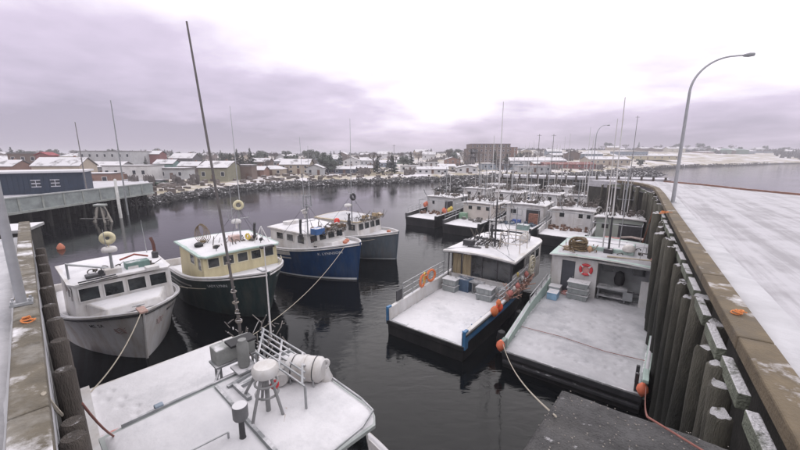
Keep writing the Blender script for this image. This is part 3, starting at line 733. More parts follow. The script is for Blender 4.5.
for i in range(16):
    for rr in (0, 3.5, 7):
        c = fa.lerp(fb, (i + .5) / 16) - fn_ * (.6 + rr); MB().cyl((c.x, c.y, -1), (c.x, c.y, 2.5), .2, n=8).build('wharf_pile', PILED, fw, smooth=True)
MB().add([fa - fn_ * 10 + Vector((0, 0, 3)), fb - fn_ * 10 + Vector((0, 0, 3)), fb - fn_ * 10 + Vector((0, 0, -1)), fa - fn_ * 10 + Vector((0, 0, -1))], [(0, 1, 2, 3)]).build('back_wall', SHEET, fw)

# A-shaped timber dolphin and white marker post in front of it
def at(px, py, z): return wp(px, py, z)
p = at(103, 222, 0); t = thing('timber_dolphin', 'weathered A-shaped timber dolphin standing in the water before the panel parapet', 'dolphin', p)
for dx, dy in ((-1.7, 0), (1.7, 0), (0, 1.2), (-.9, -.6), (.9, -.6)):
    MB().cyl((dx, dy, -1), (dx * .25, dy * .25, 2.7), .17, .15, 8).build('raking_pile', mat('bleached_timber', (.30, .28, .25), .9, .3, 2, .4, snow=.3), t, smooth=True)
MB().box((0, 0, 2.6), (1.5, .9, .3)).build('head_block', CONC, t, bevel=.03)
MB().torus((0, -.3, 1.5), 1.0, .1, (0, 1, 0), n=20).build('fender_ring', RUB, t, smooth=True)
MB().box((-.9, -.4, .5), (4.2, .2, .2)).build('cross_beam', PILEM, t)
p = at(121, 218, 0); o_ = MB().lathe((0, 0, 0), [(.22, -1), (.22, 1), (.19, 6.2), (.12, 6.3)], n=12).build('marker_post', mat('white_post_paint', (.6, .6, .58), .6, .15, 2, .1), smooth=True); o_.location = p
tag(o_, 'stout white post rising from the water beside the timber dolphin', 'post')
p = at(124, 218, 0) + Vector((-1.6, 3.0, 0)); o_ = MB().cyl((0, 0, -1), (0, 0, 18.6), .13, .06, 8).build('flag_mast', GREYP, smooth=True); o_.location = p
tag(o_, 'tall thin grey mast standing by the end of the panel parapet wharf', 'mast')
p = col_at(88, 56, 3.5); o_ = MB().cyl((0, 0, 0), (0, 0, 11.5), .09, .05, 8).build('utility_pole', mat('pole_wood', (.2, .19, .19), .8), smooth=True); o_.location = (p.x, p.y, 3.5)
tag(o_, 'thin grey pole at the right corner of the navy shed', 'pole')

# far finger pier behind the boats
pa, pb2 = Vector((24, 86, 0)), Vector((54, 70, 0)); pd = (pb2 - pa).normalized(); pn = Vector((pd.y, -pd.x, 0))
fp = MB().prism([((pa).x, pa.y), (pb2.x, pb2.y), ((pb2 - pn * 6).x, (pb2 - pn * 6).y), ((pa - pn * 6).x, (pa - pn * 6).y)], 4.6, 5.2).build('finger_pier_deck', MATS['wharf_snow']); fp['kind'] = 'structure'
for i in range(17):
    c = pa.lerp(pb2, (i + .5) / 17) + pn * .2; MB().cyl((c.x, c.y, -1), (c.x, c.y, 5.6), .2, n=8).build('pier_pile', PILED, fp, smooth=True)
MB().add([pa + Vector((0, 0, 4.7)), pb2 + Vector((0, 0, 4.7)), pb2 + Vector((0, 0, -1)), pa + Vector((0, 0, -1))], [(0, 1, 2, 3)]).build('pier_facing', SHEET, fp)

# ------------------------------------------------------------------ street lamps
LAMPM = mat('lamp_post_galvanised', (.33, .335, .35), .5, .12, 3, .1, metal=.3)
def lamp_post(label, base, h, arm, reach, r=.11, name='street_lamp', group=None):
    t = thing(name, label, 'street lamp', base, math.atan2(arm[1], arm[0]), group)
    MB().cyl((0, 0, .02), (0, 0, h * .78), r, r * .68, 12).build('pole', LAMPM, t, smooth=True)
    fl = MB().box((0, 0, .03), (.34, .34, .05))
    for a in (-1, 1):
        for b_ in (-1, 1): fl.cyl((a * .13, b_ * .13, .04), (a * .13, b_ * .13, .11), .025, n=6)
    fl.build('base_plate', GREYP, t)
    pts = []
    for i in range(15):
        a = i / 14 * math.pi / 2 * .95; pts.append((reach * .8 * (1 - math.cos(a)), 0, h * .78 + (h * .22) * math.sin(a)))
    pts.append((reach, 0, h + .02)); MB().tube(pts, [r * .68 - r * .3 * i / 15 for i in range(16)], 8).build('arm', LAMPM, t, smooth=True)
    hd = MB().lathe((reach - .1, 0, h), [(.03, 0), (.09, .12), (.13, .35), (.10, .62), (0, .66)], ax=(1, 0, .05), n=10).build('lamp_head', GREYP, t, smooth=True)
    return t
pb = wp(669, 203, DZ + .02); lamp_post('tall curved-arm street lamp standing on the right quay edge, arm over the snow', (pb.x + .25, pb.y, DZ + .01), 9.4, (1, -.28), 2.6, r=.12)
pb = col_at(592, 80.5, 5.2); lamp_post('smaller distant street lamp behind the boat masts, arm curving right', (pb.x, pb.y, 5.19), 11.3, (1, 0), 2.2, r=.12)
pb = wp(22, 304, DZ + .26); lamp_post('thick pale lamp post on the timber cap at the left edge', (pb.x, pb.y, DZ + .265), 11, (-.7, -.7), 2.4, r=.085)
def coil(px, py, z, label, r=.075, m=None):
    p = wp(px, py, z); b = MB()
    for k in range(4): b.torus((random.uniform(-.03, .03), random.uniform(-.03, .03), .02 + k * .02), r * (1 - .16 * k) * random.uniform(.85, 1.1), .014, (random.uniform(-.4, .4), random.uniform(-.4, .4), 1), 16, 6)
    b.tube([(r, 0, .03), (r * 1.6, r * .6, .03), (r * 2.1, -r * .2, .03)], .013, 5)
    o_ = b.build('rope_coil', m or mat('orange_rope', (.62, .22, .07), .8, .2, 20, .3), smooth=True); o_.location = p; tag(o_, label, 'rope coil')
coil(27, 321, DZ + .27, 'small coil of orange rope on the left cap beam below the lamp post')
coil(738, 314, DZ + .27, 'small coil of orange rope lying on the right brown cap beam')
coil(664, 213, DZ + .27, 'orange rope heap on the cap beam by the tall street lamp', r=.2)

# ================================================================== BOATS
RT = []
# ---- A: white boat beside the west quay
A = Boat('fishing_boat', 'small white fishing boat moored bow-on beside the left quay, four windows', stem=(-12.15, 15.45), head=(.742, -.67), L=12.5, B=5.5, bow=2.75, mid=1.75, aft=1.5,
         hull=WHITEH, cap=WHITE, rub=RUB, rake=.75, foredeck_t=.66)
A.snow_aft(.02, .45, .05); A.snow_fore(th=.04, seed=3); A.snow_cap(seed=4, m=SNOWD)
A.house(4.9, 9.35, 4.5, 1.1, 3.62, WHITE, WHITE, WHITE, nfront=4, fh=.62, wf=4.25, rk=.3, win_gap=.22, side_w=((.3, .7, .5), (1.3, .7, .5)), over=.1, visor=.1, z1a=3.72, seed=3)
tr = MB(); tr.hexa([(-1.75, 9.25, 2.0), (1.75, 9.25, 2.0), (1.2, 10.9, 2.3), (-1.2, 10.9, 2.3)], [(-1.7, 9.25, 2.72), (1.7, 9.25, 2.72), (1.1, 10.75, 2.66), (-1.1, 10.75, 2.66)])
A.part(tr, 'trunk_cabin', WHITE, False, .05)
snow_sheet(lambda u, v: ((2 * v - 1) * (1.62 - .55 * u), 9.3 + 1.4 * u, 2.735 - .06 * u), 14, 18, .035, A.root, SNOWF, 8)
A.lettering('MS. SA', 1, .845, .22, .26, BLACKT); A.lettering('MAVA SEA', -1, .84, .22, .24, BLACKT)
A.emblem(1, .925, .36, EMB); A.emblem(-1, .925, .36, EMB)
# tip bow roller, cleats
A.part(MB().box((0, 12.2, 2.72), (.35, .8, .12)), 'bow_roller', mat('rusty_roller', (.36, .24, .21), .8, .3, 4), False, .03)
A.part(MB().box((0, 11.6, 2.66), (.16, .16, .3)).cyl((-.25, 11.6, 2.78), (.25, 11.6, 2.78), .03), 'bow_bitt', STEEL)
r = A.roof
mx_, my_ = A.wpl(113, 272, 3.9)[:2]
A.part(MB().cyl((mx_, my_, 3.8), (mx_, my_, 5.25), .08, .06, 10), 'mast', GREYP)
A.parts(MB().box((mx_, my_, 3.95), (.7, .5, .35)).box((mx_ - .9, my_ - .3, 3.92), (.5, .5, .2)), 'mast_step', WHITE, False, .03)
A.radar(mx_, my_, 5.0, 'dome', .34)
A.part(MB().torus((mx_, my_, 5.75), .22, .13, (.15, 1, .1), 20, 10).cyl((mx_, my_, 5.3), (mx_, my_, 5.6), .03), 'antenna_ring', mat('yellowed_ring', (.55, .5, .33), .5), True)
A.whip(mx_ + .1, my_, 5.2, 1.1, (.1, .5)); 
bx, by = A.wpl(68, 275, 4.0)[:2]
A.part(MB().cyl((bx, by, 3.6), (bx, by, 4.6), .05), 'boom_post', GREYP); A.part(MB().cyl((bx, by, 4.55), (mx_ + .1, my_ - .2, 4.1), .06, .05, 8), 'boom', ALU)
ex_, ey_ = A.wpl(155, 255, 4.0)[:2]
A.exhaust(ex_, ey_, 3.85, 1.2, (.05, -.25))
gx, gy = A.wpl(137, 264, 4.0)[:2]
A.part(MB().box((gx, gy, 4.0), (1.1, .6, .4)), 'deck_box', mat('teal_box_paint', (.13, .21, .19), .6, snow=.4), False, .04)
A.part(MB().tube([(gx - .6, gy - .2, 4.3), (gx, gy - .35, 4.5), (gx + .7, gy - .2, 4.35)], .05), 'red_hose', mat('dull_red_hose', (.28, .08, .06), .7))
hx, hy = A.wpl(152, 268, 3.9)[:2]; A.part(MB().box((hx, hy, 3.93), (.6, .5, .22)), 'roof_hatch', WHITE, False, .04)
hx, hy = A.wpl(100, 281, 3.8)[:2]
A.parts(MB().cyl((hx - .7, hy, 3.88), (hx + .8, hy + .3, 3.9), .035).cyl((hx - .7, hy - .35, 3.88), (hx + .8, hy - .1, 3.9), .035), 'roof_pole', DARKM)
A.part(MB().box((hx, hy - .9, 3.9), (.9, .5, .16)), 'roof_locker', DARKM, False, .04)
A.rail([A.P(t, 0, 1) + Vector((-.08, 0, 0)) for t in (.05, .2, .35)], .6, m=PINK, r=.03)
A.whip(-1.9, 5.2, 3.8, 2.2, (.1, .1)); A.floodlight(.9, 9.0, 3.85)

A.clutter(-1.7, 1.2, my_ - 1.6, my_ + .3, 3.75, 22, 14, .4)
# ---- B: cream wheelhouse, dark green hull
B = Boat('fishing_boat', 'dark green fishing boat with cream wheelhouse and five front windows', stem=(-7.85, 19.95), head=(.72, -.69), L=13.2, B=6.2, bow=3.15, mid=2.15, aft=1.6,
         hull=GREENH, cap=WHITE, rub=WHITE, rake=.8, foredeck_t=.62)
B.snow_aft(.02, .42, .05, seed=12); B.snow_fore(th=.05, seed=13); B.snow_cap(seed=14)
B.house(4.6, 9.6, 4.9, 1.1, 3.78, CREAM, CREAMT, TEALT, nfront=5, fh=.56, wf=4.9, rk=.12, win_gap=.27, side_w=((.3, .55, .75), (1.6, .8, .6)), over=.22, visor=.45, z1a=3.9, seed=13)
B.band('white_stripe', WHITE, .26, .31, .02, .30, .62); B.band('white_stripe', WHITE, .40, .44, .02, .30, .56)
B.lettering('LADY LYNN', 1, .80, .22, .25, WHITET); B.lettering('LADY LYNN', -1, .88, .2, .22, WHITET)
B.part(MB().box((0, 12.3, 3.08), (.3, .8, .12)), 'bow_roller', GREYP, False, .03)
for px, py, tx in ((203, 243, .62),):
    x, y = B.wpl(px, py, 4.0)[:2]
    h = MB()
    for k in range(5): h.torus((x + (k - 2) * .08, y, 4.75), .62 - .02 * k, .02, (1, .25, .12 * (k - 2)), 20, 5)
    h.cyl((x, y, 3.95), (x, y, 4.15), .2)
    B.part(h, 'wire_hoop', NET)
x, y = B.wpl(199, 247, 4.0)[:2]; B.part(MB().lathe((x, y, 4.0), [(.1, 0), (.26, .05), (.28, .2), (.15, .3)]), 'rubber_block', RUB)
mx_, my_ = B.wpl(241, 240, 4.1)[:2]
B.mast(mx_, my_, 4.0, 3.0, .7, (.55, .8), stays=True); B.radar(mx_ + .25, my_ + .1, 5.35, 'dome', .32)
B.part(MB().torus((mx_, my_ + .1, 6.6), .26, .1, (.2, 1, .1), 18, 8), 'antenna_ring', MATS['yellowed_ring'])
B.whip(mx_ - .15, my_, 6.6, 6.6, (0, -.2), .035); B.whip(mx_ + .45, my_, 5.4, 2.5)
B.parts(MB().box((mx_ + .3, my_ - .3, 4.2), (.7, .6, .5)).box((mx_ - .8, my_, 4.12), (.5, .4, .3)), 'deck_box', mat('pinkish_box', (.5, .36, .32), .7, snow=.4), False, .03)
B.part(MB().torus((mx_ - .35, my_ + .35, 4.35), .18, .07, (1, .3, 0), 14, 6), 'yellow_float', YEL)
x, y = B.wpl(262, 240, 4.1)[:2]
tp = MB()
for a in (0, 2.1, 4.2): tp.cyl((x + .6 * math.cos(a), y + .6 * math.sin(a), 3.95), (x, y, 5.1), .03)
B.part(tp, 'tripod_frame', WHITE)
B.exhaust(x + .1, y - .9, 3.95, 1.3, (0, .15), DARKM)
x, y = B.wpl(267, 248, 3.95)[:2]; B.part(MB().box((x, y, 4.05), (.9, .35, .14)), 'solar_panel', DARKM, False, .02)
B.floodlight(-1.4, 9.3, 4.0); B.floodlight(1.5, 9.3, 4.0)
# rails down the port quarter of the wheelhouse
B.rail([(-2.75, 9.4, 2.3), (-2.2, 10.6, 2.45), (-1.5, 11.6, 2.7)], .55, r=.02, m=CREAMT)

B.clutter(-1.6, 1.8, my_ - 1.2, my_ + .8, 3.95, 30, 13, .7)
# ---- C: blue hull
C_ = Boat('fishing_boat', 'bright blue hulled fishing boat with white wheelhouse and white waterline stripe', stem=(-3.15, 27.0), head=(.80, -.60), L=13.4, B=5.9, bow=3.2, mid=2.2, aft=1.6,
          hull=BLUEH, cap=WHITE, rub=WHITE, rake=.45, foredeck_t=.62)
C_.band('boot_stripe', WHITET, .95, 1.03, .02, 0, 1); C_.snow_aft(.02, .42, .05, seed=22); C_.snow_fore(th=.05, seed=23); C_.snow_cap(seed=24)
C_.house(4.8, 9.6, 4.8, 1.1, 3.62, WHITE, WHITE, WHITE, nfront=4, fh=.56, wf=4.2, rk=.2, win_gap=.26, side_w=((.35, .8, .6), (1.7, .8, .55), (3.0, .8, .55)), over=.12, visor=.18, z1a=3.72, seed=23)
C_.band('white_stripe', WHITE, .10, .24, .02, .34, .60); C_.band('white_stripe', WHITE, .32, .37, .02, .34, .60)
C_.lettering('K. LYNNSON', 1, .86, .2, .3, WHITET)
C_.part(MB().hexa([(-1.6, 9.4, 2.1), (1.6, 9.4, 2.1), (1.0, 11.3, 2.5), (-1.0, 11.3, 2.5)], [(-1.5, 9.4, 2.95), (1.5, 9.4, 2.95), (.9, 11.1, 3.0), (-.9, 11.1, 3.0)]), 'trunk_cabin', WHITE, False, .05)
C_.parts(MB().lathe((.3, 12.0, 2.95), [(.12, 0), (.2, .06), (.2, .2), (.05, .28)]).lathe((-.2, 11.7, 2.95), [(.12, 0), (.2, .06), (.2, .2), (.05, .28)]), 'bow_float', mat('rusty_float', (.42, .16, .10), .7))
mx_, my_ = C_.wpl(308, 235, 3.9)[:2]
C_.mast(mx_, my_, 3.9, 3.1, .75, (.35, .7, .9)); C_.part(MB().box((mx_, my_ + .1, 6.2), (.75, .06, .06)).box((mx_, my_ + .1, 6.95), (.75, .06, .06)).box((mx_ - .36, my_ + .1, 6.6), (.06, .06, .8)).box((mx_ + .36, my_ + .1, 6.6), (.06, .06, .8)), 'light_frame', GREYP)
C_.whip(mx_ - .55, my_ - .3, 6.3, 4.4, (-.1, 0)); C_.whip(mx_ + .2, my_, 6.9, 4.4, (.1, 0)); C_.radar(mx_ + .2, my_, 5.6, 'bar')
C_.exhaust(mx_ + .9, my_ + .3, 3.8, 1.5, (0, .1), DARKM)
C_.part(MB().box((mx_ - .8, my_ + .2, 4.1), (.9, .7, .5)), 'deck_box', BLUEP, False, .04)
x, y = C_.wpl(337, 224, 3.9)[:2]; C_.part(MB().lathe((x, y, 3.9), [(.02, 0), (.2, .06), (.28, .28), (.2, .5), (.04, .56)], n=14), 'red_float', RED)
b = MB()
for k in range(9):
    a = random.uniform(-1.8, 1.6); b.lathe((a, my_ - .8 + random.uniform(-.6, .6), 3.8), [(.16, 0), (.22, .1), (.2, .3), (.06, .38)], n=8)
C_.parts(b, 'roof_fender', mat('mixed_brown_gear', (.13, .09, .06), .8, .5, 3, snow=.4))
C_.part(MB().box((.6, 5.6, 4.0), (1.6, .7, .4)), 'roof_locker', WHITE, False, .04)

C_.clutter(-1.9, 2.0, my_ - 1.6, my_ + .7, 3.75, 46, 11, .9)
for x_ in (-.9, .1): window(C_.root, (1.62 - .3 * 0, 9.9 + x_ * 0 + .5 * (x_ > 0), 2.62), (-.32, .95, 0), (0, 0, 1), (.95, .32, 0), .32, .12, WHITE)
# ---- D: slate hull
D = Boat('fishing_boat', 'slate grey hulled fishing boat, outermost of the four rafted on the left', stem=(-.15, 32.9), head=(.84, -.54), L=13.4, B=5.9, bow=2.8, mid=2.0, aft=1.6,
         hull=GREYH, cap=WHITE, rub=WHITE, rake=.3, foredeck_t=.62)
D.band('boot_stripe', WHITET, .98, 1.05, .02, 0, 1); D.snow_aft(.02, .42, .05, seed=32); D.snow_fore(th=.05, seed=33); D.snow_cap(seed=34)
D.house(4.8, 10.0, 4.6, 1.1, 3.55, WHITE, WHITE, mat('buff_roof_paint', (.5, .42, .3), .6), nfront=4, fh=.6, wf=3.9, rk=.15, win_gap=.2, side_w=((.25, .8, .6), (1.4, .8, .6), (2.5, .8, .6)), over=.12, visor=.15, z1a=3.65, seed=33, snow=SNOWD)
mx_, my_ = D.wpl(352, 222, 3.8)[:2]
D.mast(mx_, my_, 3.8, 3.2, .6, (.5, .85)); D.whip(mx_, my_, 6.9, 6.3, (-.1, 0), .04); D.radar(mx_ + .5, my_, 5.3, 'dome', .36)
D.part(MB().torus((mx_ - .05, my_ + .15, 6.2), .25, .12, (.1, 1, .2), 16, 8), 'antenna_ring', DARKM); D.exhaust(mx_ + 1.0, my_ + .5, 3.8, 1.0, (0, .1), DARKM)
b = MB()
for k in range(8): b.box((random.uniform(-1.9, .9), my_ + random.uniform(-.9, .6), 3.98), (random.uniform(.2, .5), random.uniform(.2, .4), random.uniform(.2, .5)), rz=random.random())
D.parts(b, 'roof_gear', mat('tan_gear', (.32, .24, .14), .8, .5, 3, snow=.4), False)
D.part(MB().lathe((.2, 12.4, 2.6), [(.12, 0), (.2, .06), (.2, .2), (.05, .28)]), 'bow_float', MATS['rusty_float'])

D.clutter(-1.9, 1.9, my_ - 1.5, my_ + .9, 3.7, 44, 12, .8)
# ---- E: near boat below the camera
E = Boat('fishing_boat', 'large white snow-covered fishing boat in the near foreground, masts and liferaft on its roof', stern=(-9.55, 13.0), head=(.742, -.67), L=14.5, B=5.6, bow=2.6, mid=1.75, aft=1.55,
         hull=WHITEH, cap=WHITE, rub=RUB, rake=1.0, foredeck_t=.68, open_stern=True)
E.root.location += E.h * 0
snow_sheet(lambda u, v: ((2 * v - 1) * (E.hb(.02 + .38 * u) - .02), (.004 + .388 * u) * E.L, 1.76), 100, 90, .05, E.root, SNOWF, 40, edge=.03, tracks=((2.2, .5, .8, 5.4), (-1.6, 5.2, -2.0, 2.0)))
E.part(MB().prism([(-2.62, -.03), (2.62, -.03), (2.76, 6.0), (-2.76, 6.0)], 1.15, 1.75), 'stern_platform', WHITE, False, .04)
E.snow_fore(th=.06, seed=43); E.snow_cap(seed=44)
# wheelhouse walls, roof, raised forward roof panel
def eroof(u, v, dz=0):
    y = 5.75 + 4.5 * u; w_ = 2.38 - .05 * u
    e_ = max(0, (u - .86) / .14); w2 = w_ - .35 * e_ ** 2
    x = (2 * v - 1) * w2 + (.36 * v); return Vector((x, y, 3.34 + .07 * (1 - (2 * v - 1) ** 2) - .05 * u + dz))
E.part(MB().hexa([(-2.2, 5.95, 1.1), (2.2, 5.95, 1.1), (2.1, 10.3, 1.1), (-2.1, 10.3, 1.1)], [(-2.15, 5.95, 3.34), (2.15, 5.95, 3.34), (2.0, 9.75, 3.3), (-2.0, 9.75, 3.3)]), 'wheelhouse', WHITE, False, .05)
b = MB(); b.grid(lambda u, v: eroof(u, v, .09), 20, 14); b.grid(lambda u, v: eroof(u, v, .0), 20, 14, flip=True)
for k in (0, 1):
    b.grid(lambda u, j, k=k: eroof(u, k, .09 * j), 20, 1); b.grid(lambda v, j, k=k: eroof(k, v, .09 * j), 14, 1)
E.part(b, 'roof', mat('grey_white_roof_edge', (.36, .39, .38), .5, .15, 2, .1))
snow_sheet(lambda u, v: eroof(.012 + .975 * u, .49 * v + .012, .10), 60, 40, .07, E.root, SNOWF, 50, edge=.05, name='roof_snow')
snow_sheet(lambda u, v: eroof(.012 + .975 * u, .502 + .486 * v, .09), 60, 40, .05, E.root, SNOW, 51, edge=.05, name='roof_snow')
E.part(MB().box((.17, 8.1, 3.52), (.08, 4.3, .1)), 'roof_seam_bar', GREYP, False)
E.part(MB().box((0, 5.76, 3.5), (4.6, .07, .1)), 'roof_edge_rail', GREYP, False)
rp = [eroof(u, 0, .2) + Vector((.04, 0, 0)) for u in (.35, .5, .65, .8, .93)] + [eroof(.985, .1, .2), eroof(1, .3, .2), eroof(1, .5, .2)]
E.part(MB().tube(rp, .03, 6), 'roof_grab_rail', STEEL)
for sd, ws in ((-1, (.35, 1.35, 2.35, 3.3)),):
    for f_ in ws:
        y = 10.0 - f_ - .35; window(E.root, (-2.13 - .0 * f_, y, 2.85), (0, 1, 0), (.02, 0, 1), (-1, .02, 0), .72, .5, WHITE)
for i in range(5):
    x = -1.6 + i * .8; window(E.root, (x, 9.98, 2.78), (-1, 0, 0), (0, -.24, 1), (0, 1, .24), .62, .62, WHITE)
# low rail on the starboard half of the roof
E.rail([(.7, 8.1, 3.45), (1.5, 8.0, 3.42), (2.2, 7.9, 3.38)], .22, n_rails=1, r=.025, m=ALU)
E.rail([(.9, 9.5, 3.45), (1.5, 9.4, 3.42), (2.2, 9.3, 3.38)], .22, n_rails=1, r=.025, m=ALU)
# mast with outrigger hardware
xy = lambda px, py, z: E.wpl(px, py, z)
m0 = E.wpl(239, 322, 4.5); top = E.inv(Vector((-6.35, 11.4, 13.9)))
E.part(MB().tube([Vector((m0.x, m0.y, 3.3)), m0.lerp(top, .0), m0.lerp(top, .35), m0.lerp(top, .75), top], [.06, .05, .042, .035, .028], 8), 'mast', mat('dark_brown_mast', (.11, .10, .098), .6, .3, 4, .2))
b = MB()
for k in range(30):
    p = m0.lerp(top, random.random() ** 1.6 * .24); d_ = Vector((random.uniform(-1, 1), random.uniform(-1, 1), random.uniform(-.8, .8))).normalized() * random.uniform(.03, .11)
    if k % 4: b.cyl(p - d_, p + d_, random.uniform(.015, .035), n=6)
    else: b.torus(p, random.uniform(.06, .1), .018, (random.uniform(-.4, .4), random.uniform(-.4, .4), 1), 12, 5)
E.part(b, 'mast_fittings', mat('frosted_fittings', (.20, .175, .15), .8, .5, 6, .3, snow=.4), False)['kind'] = 'stuff'
gb = E.wpl(233, 347, 4.0); E.part(MB().box((gb.x, gb.y, 3.95), (1.2, .55, .5)), 'winch_box', mat('frosted_grey_box', (.30, .31, .30), .7, .2, 3, .2, snow=.4), False, .04)
E.part(MB().box((gb.x - .1, gb.y + .4, 4.35), (.8, .5, .08)), 'black_tarp', RUB, False, .02)
cl = E.wpl(243, 352, 4.2); E.part(MB().lathe((cl.x, cl.y, 3.75), [(.15, 0), (.17, .1), (.17, .7), (.12, .78), (.12, .86)], n=14), 'gas_cylinder', mat('grey_cylinder', (.2, .205, .2), .5, .2, 3, .1))
b = MB()
for ax_ in (-.5, .5):
    for ay_ in (-.2, .2): b.cyl((gb.x + ax_, gb.y + ay_, 1.75), (gb.x + ax_, gb.y + ay_, 3.72), .04, n=8)
b.box((gb.x, gb.y, 3.66), (1.3, .6, .06)).cyl((gb.x + .5, gb.y + .2, 3.6), (gb.x + .9, 5.8, 3.5), .04, n=8).cyl((gb.x - .5, gb.y + .2, 3.6), (gb.x - .5, 5.8, 3.5), .04, n=8)
b.box((cl.x, cl.y, 3.7), (.6, .6, .06)).cyl((cl.x, cl.y, 1.75), (cl.x, cl.y, 3.7), .04, n=8).cyl((m0.x, m0.y, 1.75), (m0.x, m0.y, 3.4), .07, n=8)
for z_ in (2.4, 3.1): b.cyl((gb.x - .5, gb.y, z_), (gb.x + .5, gb.y, z_), .03, n=6)
E.part(b, 'gear_gantry', GREYP)
# rack of parallel tubes
a0, a1 = E.wpl(252, 345, 4.1), E.wpl(303, 352, 4.1)
ra = E.wpl(256, 352, 4.15); rb_ = E.wpl(262, 328, 4.15); rc = E.wpl(305, 354, 4.15)
b = MB()
for k in range(6):
    p = ra.lerp(rb_, k / 5); d_ = (rc - rb_); b.cyl(p, p + d_, .03, n=6)
for k in (.05, .5, .95):
    b.cyl(ra + (rc - rb_) * k, rb_ + (rc - rb_) * k, .035, n=6)
for p in (ra, rb_, rc, ra + rc - rb_): b.cyl(p, (p.x, p.y, 3.4 if p.y > 5.75 and abs(p.x) < 2.3 else 1.8), .035, n=6)
E.part(b, 'tube_rack', STEEL)
E.raft(*E.wpl(306, 372, 3.75)[:2], 3.42, ax=(E.inv(E.root.location + Vector((1, -.15, 0)))), ln=1.15, r=.36)
E.raft(*E.wpl(280, 372, 3.75)[:2], 3.42, ax=(.5, 1, 0), ln=.95, r=.24)
c0 = E.wpl(326, 378, 3.5); E.part(MB().lathe((c0.x, c0.y, 3.42), [(.2, 0), (.2, .12), (.13, .3), (.1, .42)], n=14).torus((c0.x, c0.y, 3.98), .1, .05, (.3, 1, .2), 14, 6), 'vent_cowl', WHITE)
# flat radome, legs
rd = E.wpl(265, 366, 4.75); E.part(MB().lathe((rd.x, rd.y, 4.6), [(.05, -.12), (.3, -.08), (.33, 0), (.33, .12), (.27, .19), (0, .21)], n=22), 'radome', WHITE)
b = MB(); b.cyl((rd.x, rd.y, 4.5), (rd.x + .05, rd.y + .1, 3.4), .06)
for px, py in ((252, 428), (262, 402), (284, 417), (243, 398)):
    f_ = E.wpl(px, py, 3.46); b.cyl(f_, (rd.x + (f_.x - rd.x) * .25, rd.y + (f_.y - rd.y) * .25, 4.6), .04, n=8)
for z_ in (4.0, 4.3): b.torus((rd.x, rd.y, z_), .28, .03, n=14)
E.part(b, 'radome_frame', mat('grey_frame_paint', (.25, .25, .255), .5, .2, 3, .1, snow=.3))
f_ = E.wpl(284, 417, 3.46); E.part(MB().box(f_ + Vector((0, 0, .04)), (.5, .09, .06), rz=.9), 'frame_foot', mat('buff_foot', (.42, .34, .28), .7), False)
f_ = E.wpl(275, 388, 4.0); E.part(MB().torus(f_ + Vector((0, 0, .1)), .09, .035, (0, 1, .4), 14, 6), 'red_valve_ring', LRED)
# horn / searchlight on pedestal
sl = E.wpl(243, 439, 3.46)
E.part(MB().lathe((sl.x, sl.y, 3.42), [(.11, 0), (.12, .06), (.07, .1), (.06, .55), (.09, .6)], n=12), 'pedestal', DARKM)
E.part(MB().lathe((sl.x, sl.y, 4.02), [(.15, 0), (.17, .04), (.17, .32), (.16, .35), (0, .36)], n=20), 'searchlight', mat('grey_drum', (.16, .16, .17), .5, .2, 3, .1, snow=.8))
# beams across roof at mast foot
b = MB(); p0 = E.wpl(228, 390, 3.5); p1 = E.wpl(258, 372, 3.5); b.box((p0 + p1) / 2 + Vector((0, 0, .08)), ((p1 - p0).length, .1, .1), rz=math.atan2((p1 - p0).y, (p1 - p0).x))
p0 = E.wpl(236, 392, 3.5); p1 = E.wpl(262, 378, 3.5); b.box((p0 + p1) / 2 + Vector((0, 0, .1)), ((p1 - p0).length, .1, .1), rz=math.atan2((p1 - p0).y, (p1 - p0).x))
p0 = E.wpl(235, 388, 3.5); p1 = E.wpl(250, 402, 3.5); b.box((p0 + p1) / 2 + Vector((0, 0, .1)), ((p1 - p0).length, .12, .12), rz=math.atan2((p1 - p0).y, (p1 - p0).x))
E.parts(b, 'roof_beam', GREYP, False)
b = MB()
for k in range(60):
    p = E.wpl(random.uniform(226, 286), random.uniform(326, 372), 3.6) ; b.cyl((p.x, p.y, 3.5 + random.uniform(0, .8)), (p.x + random.uniform(-.3, .3), p.y + random.uniform(-.3, .3), 3.5 + random.uniform(.1, .75)), random.uniform(.01, .025), n=5)
b.box((0, 0, -50), (.01, .01, .01)) if False else None
E.part(b, 'mast_foot_rigging', mat('frosted_rigging', (.15, .135, .125), .8, .5, 6, .3, snow=.5))['kind'] = 'stuff'
w0 = E.wpl(270, 322, 4.1); wt = E.inv(wp(264, 272, 5.6)); E.whip(w0.x, w0.y, 3.5, 3.4, (0, 0), .035, WHITE)
cc = E.wpl(166, 419, 3.5); E.part(MB().box((cc.x, 5.7, 3.52), (.2, .16, .16)).box((cc.x, 5.66, 3.35), (.1, .08, .3)), 'roof_clip', mat('bluish_metal', (.22, .27, .33), .5), False, .02)
rr_ = E.wpl(112, 441, 1.8); E.part(MB().box((rr_.x, rr_.y, 1.85), (.7, .5, .25)).torus((rr_.x - .3, rr_.y + .3, 1.85), .2, .05, n=12), 'red_tote', mat('faded_red_tote', (.6, .17, .13), .7, .2, 3, .2, snow=.7, snowscale=2), False, .05)
# white cap board on the starboard bulwark
b = MB(); b.grid(lambda i, j: Vector((E.hb(i * .5) + .06 - .24 * j, .05 + i * 7.0, E.sz(i * .5) + .36)), 14, 1); b.grid(lambda i, j: Vector((E.hb(i * .5) - .18 * 1 , .05 + i * 7.0, E.sz(i * .5) + .36 - .5 * j)), 14, 1)
b.grid(lambda i, j: Vector((E.hb(i * .5) + .06, .05 + i * 7.0, E.sz(i * .5) + .36 - .5 * j)), 14, 1)
E.part(b, 'wash_board', WHITE, False)

def settle(bt, k, dz):      # size and draught of a boat
    bt.sc = k; bt.root.scale = (k, k, k); bt.root.location = Vector((bt.root.location.x * k, bt.root.location.y * k, dz))
